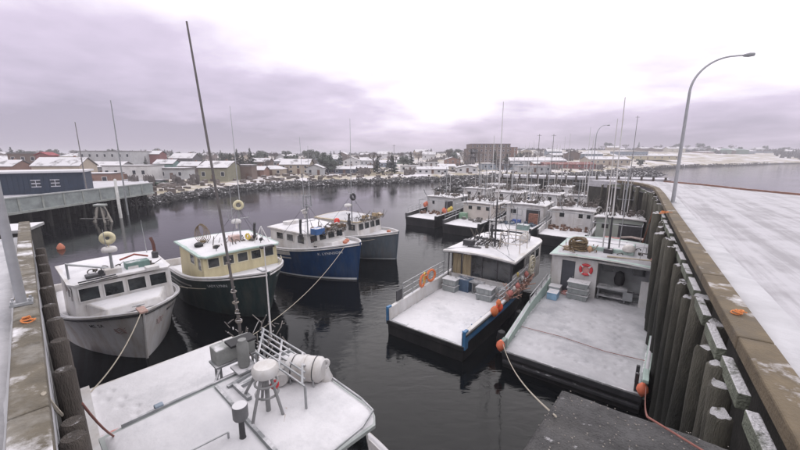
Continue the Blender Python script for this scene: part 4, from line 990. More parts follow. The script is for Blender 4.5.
# ---- F: blue-trimmed boat, stern towards the camera
F = Boat('fishing_boat', 'snow-decked fishing boat with blue stern corners and curtained wheelhouse, stern to the camera', stern=(1.15, 16.25), head=(.60, .80), L=14.6, B=5.0, bow=2.9, mid=1.95, aft=1.85, deck=1.2,
         hull=BLACKH, cap=WHITE, rub=RUB, rake=.9, open_stern=True, foredeck_t=.8)
settle(F, 1.045, -.42)
F.snow_aft(.006, .44, .045, m=SNOWF, inset=.17, seed=61, res=(110, 80), tracks=((-1.2, .3, -.2, 5.6), (.6, 5.5, 1.6, .8), (-1.8, 3.2, 1.9, 3.0)))
F.part(MB().box((0, -.03, 1.1), (4.6, .1, .22)), 'stern_sill', BLACKH, False, .02)
for sd in (-1, 1):
    F.part(MB().box((sd * 2.28, .13, 1.5), (.16, .34, .95)), 'stern_corner', BLUET, False, .03)
    F.part(MB().grid(lambda i, j, sd=sd: Vector((sd * (F.hb(i * .45) + .02), .3 + i * 6.2, F.sz(i * .45) + .04 - .5 * j)), 20, 2), 'blue_sheer_strake', BLUET)
F.band('blue_bulwark', BLUET, .02, .3, .02, 0, .9)
F.snow_cap(seed=62, t0=.12, t1=.8)
F.part(MB().grid(lambda i, j: Vector((F.hb(i * .26) - .175, .02 + i * 3.8, F.sz(i * .26) + .02 - (F.sz(i * .26) - 1.2) * j)), 14, 2), 'blue_inner_bulwark', BLUET)
# stb side: inner blue rails on posts
b = MB()
for z_ in (1.45, 1.7): b.tube([(F.hb(t) - .22, t * F.L, z_) for t in (.01, .1, .2, .3, .42)], .035, 6)
for t in (.01, .07, .14, .21, .28, .35): b.cyl((F.hb(t) - .2, t * F.L, 1.2), (F.hb(t) - .2, t * F.L, 1.9), .035, n=6)
F.part(b, 'inner_rail', BLUET)
F.rail([(-F.hb(t) + .06, t * F.L, F.sz(t)) for t in (.10, .17, .24, .31, .38, .43)], .95, n_rails=3, r=.028, m=STEEL)
F.rail([(F.hb(t) - .06, t * F.L, F.sz(t)) for t in (.26, .32, .38, .44, .5, .58)], .8, n_rails=3, r=.028, m=STEEL)
F.part(MB().box((-2.4, 1.2, 2.2), (.06, .5, .65)), 'dark_side_board', DARKM, False, .02)
F.part(MB().torus((-2.40, 3.6, 2.35), .36, .075, (1, .2, 0), 20, 8), 'life_ring', ORANGE); F.part(MB().torus((-2.40, 4.6, 2.42), .36, .075, (1, -.2, 0), 20, 8), 'life_ring', ORANGE)
F.part(MB().torus((-2.5, 4.0, 2.4), .33, .05, (1, .4, 0), 20, 8), 'rope_ring', YEL)
y0 = 6.35
# wheelhouse: open-backed shelter, floor hidden by totes
cab = MB()
for sd in (-1, 1):
    cab.box((sd * 2.05, y0 + 3.4, 1.9), (.08, 6.0, 1.4)); cab.box((sd * 2.05, y0 + 4.6, 3.05), (.08, 3.6, 1.1))
cab.box((0, y0 + 6.35, 2.4), (4.1, .1, 2.4)); cab.box((0, y0 + .42, 1.65), (4.0, .06, .9))
F.part(cab, 'wheelhouse', WHITE, False)
fr = MB()
for x in (-2.05, -1.35, -.62, .1, 1.1, 2.05): fr.box((x, y0 + .42, 2.85), (.07, .07, 1.5))
for sd in (-1, 1): fr.cyl((sd * 2.15, y0 + .02, 1.2), (sd * 2.1, y0 + .02, 3.6), .045, n=8)
F.parts(fr, 'window_post', DARKM, False)
for x in (-1.7, -.98): F.part(MB().grid(lambda u, v, x=x: Vector((x + (u - .5) * .62, y0 + .44 + .04 * math.sin(u * 28), 2.12 + v * 1.42)), 24, 2), 'curtain', CURT)
for x, w_ in ((-.26, .64), (.6, .92), (1.58, .86)): F.part(MB().box((x, y0 + .43, 2.85), (w_, .03, 1.4)), 'window', GLASS, False)
F.part(MB().box((.2, y0 + .40, 2.1), (3.6, .14, .06)), 'window_sill', WHITE, False)
for sd in (-1, 1):
    for k in range(3): window(F.root, (sd * 2.1, y0 + 3.1 + k * 1.15, 3.05), (0, 1, 0), (0, 0, 1), (sd, 0, 0), .85, .6, WHITE)
def froof(u, v, dz=0):
    y = y0 - .25 + 6.9 * u; w_ = 2.42 - .12 * u; x = (2 * v - 1) * w_ * (1 - .18 * max(0, (u - .85) / .15) ** 2)
    return Vector((x, y, 3.66 + .14 * (1 - abs(2 * v - 1) ** 1.5) + dz + .1 * u))
b = MB(); b.grid(lambda u, v: froof(u, v, .12), 20, 14); b.grid(lambda u, v: froof(u, v, 0), 20, 14, flip=True)
for k in (0, 1):
    b.grid(lambda u, j, k=k: froof(u, k, .12 * j), 20, 1); b.grid(lambda v, j, k=k: froof(k, v, .12 * j), 14, 1)
F.part(b, 'roof', WHITE)
b = MB(); b.tube([froof(0, v, .0) + Vector((0, -.02, 0)) for v in (0, .25, .5, .75, 1)], .035, 6); b.tube([froof(u, 1, .0) + Vector((.02, 0, 0)) for u in (0, .25, .5, .75, .95)], .035, 6)
F.part(b, 'roof_trim', DARKM)
snow_sheet(lambda u, v: froof(.015 + .97 * u, .02 + .96 * v, .12), 40, 36, .06, F.root, SNOWF, 65, name='roof_snow')
F.part(MB().tube([froof(.02, .02, .17), froof(.3, .5, .2), froof(.5, .5, .2)], .025, 5).tube([froof(.02, .98, .17), froof(.3, .5, .2)], .025, 5), 'roof_rib', GREYP)
def totes(bt, x, y, z, w_, d_, h_, n_, m=None, rz=0.):
    for k in range(n_):
        t_ = MB(); zc_ = z + h_ * (k + .5) + .02 * k
        Q = Matrix.Rotation(rz + random.uniform(-.05, .05), 3, 'Z'); c = Vector((x, y, zc_))
        lo = [c + Q @ Vector((a * w_ * .46, b_ * d_ * .46, -h_ / 2)) for a, b_ in ((-1, -1), (1, -1), (1, 1), (-1, 1))]
        hi = [c + Q @ Vector((a * w_ * .5, b_ * d_ * .5, h_ / 2 - .03)) for a, b_ in ((-1, -1), (1, -1), (1, 1), (-1, 1))]
        t_.hexa(lo, hi); t_.box(c + Vector((0, 0, h_ / 2 - .05)), (w_ * 1.06, d_ * 1.06, .07), M=Q); 
        for a in (-1, 0, 1): t_.box(c + Q @ Vector((a * w_ * .3, -d_ * .49, -.02)), (.05, .05, h_ * .7), M=Q)
        yield t_.build('fish_tote', m or TOTE, None, bevel=.015)
tot_lab = {'F1': 'grey fish tote by the left curtain on the blue-trimmed boat', 'F2': 'grey fish tote before the dark windows of the blue-trimmed boat'}
def place_totes(bt, x, y, w_, d_, h_, n_, lab, m=None, z=None):
    for k, o_ in enumerate(totes(bt, x, y, z if z is not None else bt.deck + .04, w_, d_, h_, n_, m)):
        o_.data.transform(Matrix.Translation(-Vector((x, y, 0)))); o_.location = bt.root.location + Matrix.Rotation(bt.rz, 3, 'Z') @ (Vector((x, y, 0)) * bt.sc); o_.rotation_euler = (0, 0, bt.rz); o_.scale = (bt.sc,) * 3
        pos = '' if n_ == 1 else (', bottom of its stack' if k == 0 else (', top of its stack' if k == n_ - 1 else ', middle of its stack'))
        tag(o_, lab + pos, 'tote', 'fish totes on the boat decks')
place_totes(F, -1.55, 5.75, .95, .75, .42, 2, 'grey fish tote by the left curtain of the blue-trimmed boat')
place_totes(F, -.85, 6.3, .9, .7, .85, 1, 'dark blue bin beside the grey totes on the blue-trimmed boat', mat('dark_blue_bin', (.06, .10, .16), .6, .2, 3, .1, snow=.4))
place_totes(F, .85, 5.75, 1.0, .8, .4, 2, 'grey fish tote before the dark windows of the blue-trimmed boat')
b = MB(); b.box((1.75, 6.2, 2.0), (.5, .5, .08)).cyl((1.55, 6.0, 1.2), (1.55, 6.0, 2.0), .03).cyl((1.95, 6.4, 1.2), (1.95, 6.4, 2.0), .03).cyl((-.2, 6.1, 1.2), (-.2, 6.1, 2.0), .035).box((0, 6.2, 2.02), (1.0, .5, .06))
F.part(b, 'work_bench', GREYP, False)
# roof gear
mx_, my_ = 0.3, y0 + 1.9
F.mast(mx_, my_, 3.8, 3.4, .8, (.3, .55, .8), DARKM, .07); F.whip(mx_ + .05, my_, 7.0, 6.2, (0, 0), .05, WHITE); F.whip(mx_ - .55, my_ + .3, 3.8, 7.4, (0, 0), .04, WHITE); F.whip(mx_ + .7, my_ + .5, 3.8, 6.2, (.1, 0), .035)
b = MB()
for k in range(6): b.cyl((-1.7 + k * .25, y0 + 1.2 + .1 * k, 3.9), (-1.3 + k * .32, y0 + 2.0, 4.45 + .05 * (k % 3)), .045, n=6)
b.box((-1.3, y0 + 1.3, 4.15), (.7, .4, .35)); b.box((-.7, y0 + .9, 3.98), (.9, .2, .12)); b.box((-.5, y0 + 2.4, 4.3), (1.8, .15, .1))
F.parts(b, 'roof_gear', DARKM, False)
b = MB(); 
for a, c_ in ((0, 0), (1.3, 0), (1.3, 1.5), (0, 1.5)): b.cyl((.75 + a, y0 + 1.6 + c_, 3.85), (.75 + a, y0 + 1.6 + c_, 5.0), .03, n=6)
for z_ in (4.4, 5.0): b.tube([(.75, y0 + 1.6, z_), (2.05, y0 + 1.6, z_), (2.05, y0 + 3.1, z_), (.75, y0 + 3.1, z_), (.75, y0 + 1.6, z_)], .03, 6)
F.part(b, 'roof_cage', mat('buff_painted_frame', (.5, .45, .4), .6, .2, 3, .1, snow=.3))
F.radar(.1, my_ + .3, 5.4, 'bar'); F.exhaust(-.4, y0 + 3.0, 3.9, 1.6, (0, .2), DARKM); F.raft(1.4, y0 + 4.6, 3.85, (0, 1, 0), 1.1, .3)
# gear hung on the starboard rail: floats and rope bundles
def floats(bt, pts, name, m, r=.2):
    for p in pts: bt.part(MB().lathe(Vector(p) - Vector((0, 0, r * 1.2)), [(.03, -.08), (r * .6, .02), (r, r * .9), (r * .85, r * 1.7), (.05, r * 2.4)], n=12), name, m)
floats(F, [(2.55, 2.9, 2.0)], 'orange_float', ORANGE, .22); floats(F, [(2.6, 3.45, 2.05)], 'red_float', mat('vermilion_float', (.75, .1, .04), .5, .2, 4, .1), .2)
floats(F, [(2.62, 3.25, 2.35)], 'orange_float', ORANGE, .14)
floats(F, [(2.6, 4.9, 2.3), (2.56, 5.25, 2.2), (2.6, 6.3, 2.35), (2.65, 7.7, 2.7)], 'pink_float', mat('pink_float_paint', (.45, .16, .14), .6, .3, 4, .1), .15)
floats(F, [(2.62, 5.6, 2.4), (2.6, 7.1, 2.6)], 'white_float', WHITE, .1)
floats(F, [(2.5, 6.5, 3.0)], 'yellow_float', mat('dull_yellow', (.45, .36, .12), .7), .08); floats(F, [(2.55, 7.2, 2.5), (2.6, 5.9, 2.0)], 'green_float', mat('dull_green', (.12, .22, .14), .7), .08)
b = MB()
for k in range(6): b.torus((2.6, 8.9 + random.uniform(-.1, .1), 2.6 + .12 * k), .35 + .03 * random.random(), .05, (1, random.uniform(-.3, .3), random.uniform(-.3, .3)), 18, 6)
F.part(b, 'rope_bundle', mat('buff_rope', (.5, .46, .36), .9, .3, 12, .4, snow=.3))

F.clutter(-1.6, .9, y0 + .9, y0 + 3.4, 3.85, 46, 3, 1.2); F.clutter(2.45, 2.7, 4.5, 9.0, 1.95, 60, 4, .8, mat('mixed_rail_gear', (.33, .20, .16), .8, .7, 3, .3), 'rail_clutter')
F.mast(.9, y0 + 4.2, 3.8, 2.6, .5, (.5, .8), GREYP, .04, stays=False)
# ---- G: white-walled boat along the right quay
G = Boat('fishing_boat', 'wide snow-decked fishing boat along the right quay with life ring on its white wall', stern=(6.75, 13.2), head=(.585, .81), L=15.8, B=5.85, bow=2.9, mid=1.75, aft=1.5, deck=1.2,
         hull=BLACKH, cap=mat('pale_green_cap', (.40, .50, .45), .6, .15, 2, .1, grime=(.2, .2, .2)), rub=RUB, rake=.9, open_stern=True, foredeck_t=.86)
G.root.location = Vector((6.85, 13.05, 0)); settle(G, 1.045, -.42)
snow_sheet(lambda u, v: ((2 * v - 1) * (G.hb(.58 * u) - .2), (.004 + .578 * u) * G.L, 1.215), 130, 84, .04, G.root, SNOWD, 71, edge=.03, tracks=((-1.4, 8.9, -.6, 3.2), (-.6, 3.2, -2.0, .5), (1.2, 8.6, 1.9, 1.0), (-2.2, 5.0, 2.2, 5.6), (.2, 8.4, .4, 4.0), (-2.0, 1.2, 2.2, 1.0)))
G.part(MB().box((0, -.04, 1.08), (5.3, .12, .26)).box((0, -.06, .72), (5.2, .14, .14)), 'stern_sill', DARKM, False, .02)
G.part(MB().tube([(-2.6, 2.6, 1.30), (-.8, 2.7, 1.30), (1.2, 2.45, 1.30), (2.65, 2.6, 1.31)], .016, 6), 'deck_seam', mat('dull_red_line', (.30, .16, .14), .9))
G.snow_cap(seed=72, t1=.9, m=SNOWD)
for sd in (-1, 1):
    G.part(MB().box((sd * 2.66, .16, 1.38), (.2, .4, .62)), 'stern_corner', mat('worn_green_grey', (.22, .27, .25), .7, .3, 3, .2), False, .03)
b = MB()
for t in (.012, .05): b.box((2.42, t * G.L, 1.55), (.12, .14, .8))
G.parts(b, 'stern_bitt', DARKM, False, .02)
gy = 9.15; X0, X1 = -2.72, 2.62; ztop = 3.62
wl = MB()
wl.box((-2.42, gy, 2.42), (.6, .1, 2.4)); wl.box((-.72, gy, 2.42), (1.24, .1, 2.4)); wl.box((-1.73, gy, 3.5), (.8, .1, .24)); wl.box((1.26, gy, 3.56), (2.74, .1, .12))
wl.box((-2.68, gy + 2.85, 2.42), (.08, 5.6, 2.4)); wl.box((2.58, gy + 2.85, 2.1), (.08, 5.6, 1.8)); wl.box((2.58, gy + 3.6, 3.3), (.08, 4.1, .64)); wl.box((0, gy + 5.6, 2.42), (5.2, .1, 2.4))
wl.box((-.14, gy + .75, 2.42), (.08, 1.42, 2.4)); wl.box((2.35, gy + .02, 2.0), (.4, .08, 1.6))
G.part(wl, 'wheelhouse', WHITE, False)
G.part(MB().box((1.25, gy + 1.5, 2.42), (2.74, .08, 2.4)), 'alcove_wall', mat('alcove_grey', (.33, .34, .35), .6, .2, 2, .1), False)
for x in (.35, 2.0): window(G.root, (x, gy + 1.44, 2.95), (1, 0, 0), (0, 0, 1), (0, -1, 0), .62, .5, GREYP)
G.part(MB().box((-1.73, gy + .05, 2.3), (.8, .05, 2.15)), 'door', mat('dark_slate_door', (.07, .075, .09), .5, .2, 2, .1), False)
G.part(MB().cyl((-1.42, gy - .03, 2.25), (-1.42, gy - .03, 2.4), .02), 'door_handle', STEEL)
G.part(MB().box((-2.77, gy + 1.4, 2.2), (.03, .05, .05)), 'side_cleat', STEEL)
b = MB()
for k in range(6): b.box((-2.8, gy + .7, 1.5 + k * .33), (.06, .8, .05))
for y_ in (gy + .3, gy + 1.1): b.box((-2.8, y_, 2.4), (.06, .06, 2.3))
G.part(b, 'side_ladder', WHITE, False)
lr = G.part(MB().torus((-.72, gy - .11, 2.98), .31, .085, (0, 1, 0), 28, 10), 'life_ring', LRED)
b = MB()
for a in (.8, 2.35, 3.95, 5.5): 
    c = Vector((-.72 + .31 * math.cos(a), gy - .11, 2.98 + .31 * math.sin(a))); b.box(c, (.19, .19, .08), M=Matrix.Rotation(-a, 3, 'Y'))
b.build('white_band', WHITE, lr)
MB().lathe((-.72, gy - .055, 2.98), [(.2, 0), (.2, .02), (0, .025)], ax=(0, -1, 0), n=20).build('ring_backing', PINK, lr)
b = MB(); b.box((.75, gy + .35, 1.98), (1.6, .8, .1)).box((1.6, gy + .2, 1.7), (.5, .5, .5))
for x in (.05, 1.45): b.box((x, gy + .1, 1.6), (.08, .08, .7)).box((x, gy + .6, 1.6), (.08, .08, .7))
b.box((.75, gy + .35, 1.45), (1.5, .7, .06)); G.part(b, 'hauling_table', GREYP, False, .02)
G.part(MB().lathe((1.05, gy + .9, 2.0), [(.02, 0), (.24, .1), (.3, .45), (.22, .85), (.05, .95)], n=14), 'black_fender', RUB)
G.part(MB().box((2.0, gy + .1, 1.95), (1.1, .06, .12)), 'dark_beam', DARKM, False)
place_totes(G, -.95, 8.45, 1.15, .8, .36, 3, 'grey fish tote before the life ring wall')
for k, (x, y) in enumerate(((-1.7, 8.8),)): G.part(MB().torus((x, y, 1.3), .24, .05, n=16).torus((x + .05, y, 1.38), .2, .05, n=16), 'deck_rope', PINK)
def groof(u, v, dz=0):
    y = gy - .3 + 6.2 * u; w_ = 2.85 - .1 * u; x = (2 * v - 1) * w_ * (1 - .15 * max(0, (u - .8) / .2) ** 2)
    return Vector((x, y, ztop + .02 + .12 * (1 - (2 * v - 1) ** 2) + dz + .06 * u))
b = MB(); b.grid(lambda u, v: groof(u, v, .1), 20, 14); b.grid(lambda u, v: groof(u, v, 0), 20, 14, flip=True)
for k in (0, 1):
    b.grid(lambda u, j, k=k: groof(u, k, .1 * j), 20, 1); b.grid(lambda v, j, k=k: groof(k, v, .1 * j), 14, 1)
G.part(b, 'roof', TEALT)
G.part(MB().tube([groof(0, v, .05) + Vector((0, -.03, 0)) for v in (0, .25, .5, .75, 1)], .045, 6), 'roof_trim', WHITE)
snow_sheet(lambda u, v: groof(.02 + .96 * u, .02 + .96 * v, .1), 40, 36, .05, G.root, SNOWD, 75, name='roof_snow', edge=.12)
G.part(MB().box((0, gy + 2.6, 4.0), (3.2, 2.4, .35)), 'raised_roof', TEALT, False, .06)
snow_sheet(lambda u, v: ((2 * v - 1) * 1.55, gy + 1.45 + 2.3 * u, 4.18), 20, 24, .05, G.root, SNOWF, 76)
b = MB()
for k in range(14): b.torus((-1.45 + random.uniform(-.12, .12), gy + 1.1 + random.uniform(-.15, .15), 3.85 + .055 * k), .42 + random.uniform(-.06, .06), .045, (random.uniform(-.3, .3), random.uniform(-.3, .3), 1), 18, 6)
b.torus((-1.45, gy + .8, 4.3), .5, .06, (0, 1, .2), 20, 6); G.part(b, 'rope_heap', NET)
floats(G, [(-.75, gy + .9, 4.1)], 'tan_float', mat('tan_float_paint', (.5, .32, .2), .6), .16)
mx_, my_ = .25, gy + 1.3
G.part(MB().cyl((mx_, my_, 3.7), (mx_, my_, 6.2), .07, .055, 8), 'mast', DARKM); G.whip(mx_, my_, 6.1, 7.2, (-.1, .2), .05, WHITE); G.whip(mx_ - .35, my_ + .2, 3.8, 8.3, (.0, 0), .05, WHITE); G.whip(mx_ + .5, my_ + .6, 3.8, 5.5, (.1, 0), .035)
G.part(MB().box((mx_, my_, 3.98), (.5, .5, .4)), 'mast_step', DARKM, False, .03)
G.part(MB().lathe((1.3, gy + 1.6, 4.1), [(.32, 0), (.36, .04), (.36, .14), (.3, .3), (.12, .4), (0, .41)], n=20), 'radome', mat('cream_dome', (.58, .55, .52), .5))
floats(G, [(2.55, gy + .6, 4.0)], 'pink_float', MATS['pink_float_paint'], .12); G.whip(1.9, gy + .7, 3.8, 1.1, (.2, .2), .02)
G.part(MB().cyl((.3, gy + .2, 3.95), (2.9, gy + .5, 4.0), .05, .04, 8), 'stowed_pole', mat('buff_pole', (.45, .38, .28), .7))
G.part(MB().tube([(2.75, gy - 1.5, 1.9), (2.8, gy - .6, 2.5), (2.75, gy + .2, 2.9), (2.8, gy + .8, 2.4)], .05, 6).box((2.7, gy - 2.2, 1.9), (.2, .5, .5)), 'hauler_arm', DARKM)
floats(G, [(-2.72, -.12, 1.5), (2.62, -.1, 1.55)], 'orange_float', mat('orange_red_float', (.75, .19, .10), .6), .2)
G.part(MB().box((2.68, .35, 1.85), (.2, .9, .14)), 'green_block', TEALT, False, .03)
G.clutter(-2.3, -.3, gy + .4, gy + 2.0, 3.75, 40, 7, .6, mat('brown_tangle', (.26, .19, .12), .9, .6, 3, .3, snow=.3)); G.clutter(.6, 2.6, gy + 1.0, gy + 4, 3.75, 16, 8, .5)
G.rail([(-2.5, gy + 2.8, 3.7), (-1.2, gy + 2.6, 3.75), (.6, gy + 2.6, 3.75), (2.2, gy + 2.8, 3.7)], .5, n_rails=1)
# between F and G: fenders, blue drum
b = MB()
for y in (1.2, 4.0, 7.0): b.lathe((-3.15, y, .55), [(.05, 0), (.22, .1), (.24, .5), (.18, .9), (.03, 1.0)], n=12)
G.parts(b, 'fender', RUB)
def side_box(bt, x, y, z, d_, m, lab, name, cat):
    o_ = MB().box((0, 0, d_[2] / 2), d_).box((0, 0, d_[2]), (d_[0] * 1.06, d_[1] * 1.06, .05)).build(name, m, None, bevel=.03)
    o_.location = bt.root.location + Matrix.Rotation(bt.rz, 3, 'Z') @ (Vector((x, y, z)) * bt.sc); o_.rotation_euler = (0, 0, bt.rz); tag(o_, lab, cat)
side_box(G, -2.2, 7.6, 1.24, (.6, .8, .45), mat('pale_blue_bin', (.25, .4, .55), .6, .2, 3, .1, snow=.85, snowscale=3), 'pale blue bin at the left rail of the life ring boat', 'deck_bin', 'bin')
side_box(G, -2.3, 8.6, 1.24, (.7, .7, .5), mat('white_bin', (.5, .52, .52), .6, .2, 3, .1, snow=.85, snowscale=3), 'snowy white bin behind the pale blue bin on the life ring boat', 'deck_bin', 'bin')
G.rail([(-G.hb(t) + .1, t * G.L, G.sz(t)) for t in (.3, .38, .46, .54)], .5, n_rails=2, r=.025)

# ---- second raft of boats behind, sterns towards the camera
def stern_boat(s, o, label, hull, L=13, Bm=5.5, wall=WHITE, deckm=SNOWF, seed=1, y0=5.6, ln=5.2, win=((.5, 2.9),), dooropen=None, mast_h=7.5, extra=None, head=None, cap=WHITE, whips=((0, 4), (.5, 3), (-1.1, 3.5))):
    p = q(s, o); h = head or (.6, .8)
    b_ = Boat('fishing_boat', label, stern=(p.x, p.y), head=h, L=L, B=Bm, bow=2.8, mid=1.8, aft=1.6, deck=1.2, hull=hull, cap=cap, open_stern=True, foredeck_t=.82)
    b_.snow_aft(.01, .43, .05, m=deckm, seed=seed); b_.snow_cap(seed=seed + 1, t1=.8)
    w_ = Bm - .7
    zt_ = 3.25 + .12 * (seed * 7 % 4)
    b_.house(y0, y0 + ln, w_, 1.2, zt_, wall, wall, WHITE, nfront=4, wf=w_ * .92, seed=seed + 3, side_w=((.4, .8, .55), (1.7, .8, .55)))
    for (x, wd, zc_, hh) in win: window(b_.root, (x, y0 - .005, zc_), (1, 0, 0), (0, 0, 1), (0, -1, 0), wd, hh, wall)
    if dooropen:
        x, wd = dooropen; b_.part(MB().box((x, y0 - .015, 2.2), (wd, .04, 2.0)), 'doorway_shade', DARKM, False)  # flat dark panel, its colour stands in for the shade inside the opening
    my_ = y0 + 1.4; b_.mast(.2, my_, 3.7, mast_h * .6, .7, (.4, .75), GREYP)
    for (x, hh) in whips: b_.whip(x, my_ + .1, 3.9, hh + 1.3, (random.uniform(-.1, .1), 0), .055, WHITE)
    rnd = random.Random(seed)
    if seed % 2:
        b_.part(MB().tube([(-w_ / 2, y0 - 2.2, 1.2), (-w_ / 2, y0 - 2.2, 3.4), (w_ / 2, y0 - 2.2, 3.4), (w_ / 2, y0 - 2.2, 1.2)], .05, 6).cyl((-w_ / 2, y0 - 2.2, 3.4), (-w_ / 2, y0, 3.4), .04, n=6).cyl((w_ / 2, y0 - 2.2, 3.4), (w_ / 2, y0, 3.4), .04, n=6), 'deck_gantry', GREYP)
        b_.part(MB().tube([(-.6, y0 - 2.2, 3.4), (-.9, y0 - 3.0, 4.6), (-.7, y0 - 3.6, 5.2)], .05, 6), 'boom', GREYP)
    else:
        b_.part(MB().tube([(-w_ / 2 + .2, y0 + 3, 3.7), (-w_ / 2 + .2, y0 + 3, 5.4), (w_ / 2 - .2, y0 + 3, 5.4), (w_ / 2 - .2, y0 + 3, 3.7)], .045, 6), 'roof_gallows', GREYP)
        b_.radar(.6, y0 + 3, 5.7, 'dome', .3)
    g_ = MB()
    for k in range(9): g_.box((rnd.uniform(-w_ / 2 + .3, w_ / 2 - .3), y0 + rnd.uniform(.3, 3.6), 3.95), (rnd.uniform(.2, .7), rnd.uniform(.2, .6), rnd.uniform(.15, .6)), rz=rnd.random())
    b_.parts(g_, 'roof_box', mat('mixed_roof_gear', (.13, .11, .10), .8, .6, 2, .2, snow=.35, snowscale=2), False)
    c_ = MB()
    for k in range(46):
        x, y = rnd.uniform(-w_ / 2, w_ / 2), y0 + rnd.uniform(0, 4.5); a = Vector((x, y, 3.7)); c_.cyl(a, a + Vector((rnd.uniform(-.9, .9), rnd.uniform(-.8, .8), rnd.uniform(.1, 1.5))), rnd.uniform(.015, .05), n=5)
    for k in range(5):
        x, y = rnd.uniform(-w_ / 2, w_ / 2), y0 + rnd.uniform(.3, 4); c_.torus((x, y, 4.0 + rnd.random() * .5), rnd.uniform(.15, .4), .05, (rnd.uniform(-1, 1), 1, rnd.uniform(-1, 1)), 12, 5)
    b_.part(c_, 'roof_clutter', mat('tangled_roof_gear', (.10, .09, .08), .8, .6, 2, .2, snow=.2, snowscale=2))['kind'] = 'stuff'
    c_ = MB()
    for k in range(22):
        x, y = rnd.uniform(-w_ / 2, w_ / 2), rnd.uniform(y0 - 2.4, y0 - .3); a = Vector((x, y, 1.25)); c_.box(a + Vector((0, 0, .15)), (rnd.uniform(.1, .5), rnd.uniform(.1, .4), rnd.uniform(.15, .6)), rz=rnd.random() * 3)
        if k % 3 == 0: c_.torus(a + Vector((0, 0, .1)), rnd.uniform(.2, .35), .05, (rnd.uniform(-.3, .3), .2, 1), 12, 5)
    b_.part(c_, 'deck_clutter', mat(['mixed_deck_gear', 'brown_deck_gear', 'blue_deck_gear'][seed % 3], [(.14, .13, .12), (.18, .11, .08), (.10, .13, .17)][seed % 3], .8, .6, 2, .2, snow=.4, snowscale=2))['kind'] = 'stuff'
    b_.rail([(-b_.hb(t) + .08, t * b_.L, b_.sz(t)) for t in (.05, .14, .23, .32, .4)], .8, n_rails=2, r=.03)
    b_.part(MB().box((0, -.04, 1.0), (Bm * .9, .1, .3)), 'stern_sill', RUB, False)
    for x_ in (-Bm * .45, Bm * .45): b_.part(MB().box((x_, .15, 1.4), (.18, .3, .6)), 'stern_corner', DARKM, False)
    return b_
H2 = stern_boat(36.8, -.9, 'pinkish-decked fishing boat by the right quay with dark open shelter', GREENH, wall=mat('sage_wall', (.33, .37, .33), .6, .15, 1, .1), seed=81, deckm=SNOWD, win=((-1.2, .6, 2.8, .5),), dooropen=(1.0, 2.0), Bm=4.8, L=10.5, y0=4.6, ln=3.6)
H2.parts(MB().box((-.4, 3.6, 1.55), (1.5, 1.1, .6)).box((.9, 2.9, 1.5), (1.2, .8, .5)), 'covered_gear', PINK, False, .06)
H2.part(MB().tube([(2.7, 1, 1.9), (2.5, 3, 2.1), (1.2, 4.2, 2.0), (.3, 4.4, 1.8)], .12, 8), 'pale_hose', mat('pale_hose_rubber', (.5, .42, .38), .7))
H1 = stern_boat(41, -5.9, 'white fishing boat with one small dark window in a blank wall, second from the quay', BLACKH, seed=91, win=((-1.2, .55, 2.75, .5), (.9, .45, 2.8, .5), (1.75, .4, 2.8, .45)), whips=((.8, 8.0), (1.15, 6.5)), mast_h=6)
b = MB()
for x in (.3, 1.3):
    b.cyl((x, 4.8, 1.2), (x, 4.8, 3.4), .04)
for z_ in (1.9, 2.6, 3.3): b.cyl((.3, 4.8, z_), (1.3, 4.8, z_), .035)
H1.part(b, 'deck_frame', WHITE)
J = stern_boat(41, -11.6, 'white-walled fishing boat with dark net opening and blue bin, third from the quay', GREYH, seed=101, win=((-1.4, .7, 2.7, .55),), dooropen=(1.1, 1.7), whips=((-.3, 4), (1.0, 3)))
side_box(J, -.7, 4.9, 1.24, (1.0, .6, .5), mat('cobalt_bin', (.06, .12, .38), .6, .2, 3, .1, snow=.4), 'cobalt blue bin before the white wall of the third boat from the quay', 'deck_bin', 'bin')
J.part(MB().box((1.4, 5.0, 2.0), (1.2, .5, 1.4)), 'net_pile', mat('brown_red_net', (.24, .12, .09), .95, .5, 5, .6), False, .08)
side_box(J, 1.2, 1.5, 1.24, (1.4, .9, .6), mat('green_grey_bin', (.2, .28, .26), .6, .2, 3, .1, snow=.6), 'green grey bin on the stern deck of the third boat from the quay', 'deck_bin', 'bin')
K2 = stern_boat(40.5, -17.6, 'black-hulled fishing boat with a row of three small windows, fourth from the quay', BLACKH, seed=111, wall=mat('warm_white_wall', (.55, .50, .46), .6, .1, 1, .1), win=((-1.3, .55, 2.8, .5), (0, .55, 2.8, .5), (1.3, .55, 2.8, .5)), whips=((.4, 5.5), (-.5, 3.5)), cap=BLACKH)
K1 = stern_boat(42.5, -24.6, 'black-hulled fishing boat with orange floats, outermost of the right-hand raft', BLACKH, seed=121, wall=mat('pale_grey_wall', (.48, .48, .48), .6, .1, 1, .1), win=((-1.2, .4, 2.8, .5),), dooropen=(1.5, 1.3), whips=((.2, 3), (.8, 2.2)), cap=BLACKH)
floats(K1, [(-2.5, 5.2 + .45 * k, 2.4 + .1 * (k % 2)) for k in range(3)], 'orange_float', mat('salmon_orange_float', (.60, .17, .10), .5), .32)
floats(K1, [(1.2, 4.7, 1.9), (1.7, 4.5, 1.8)], 'orange_float', MATS['salmon_orange_float'], .32); floats(K1, [(2.1, 4.6, 2.0), (2.3, 4.9, 2.2)], 'yellow_float', YEL, .3)
side_box(K2, -2.0, 4.9, 1.24, (1.0, .8, .8), mat('leaf_green_bin', (.22, .36, .25), .6, .2, 3, .1, snow=.5), 'green bin between the two outer boats of the right-hand raft', 'deck_bin', 'bin')
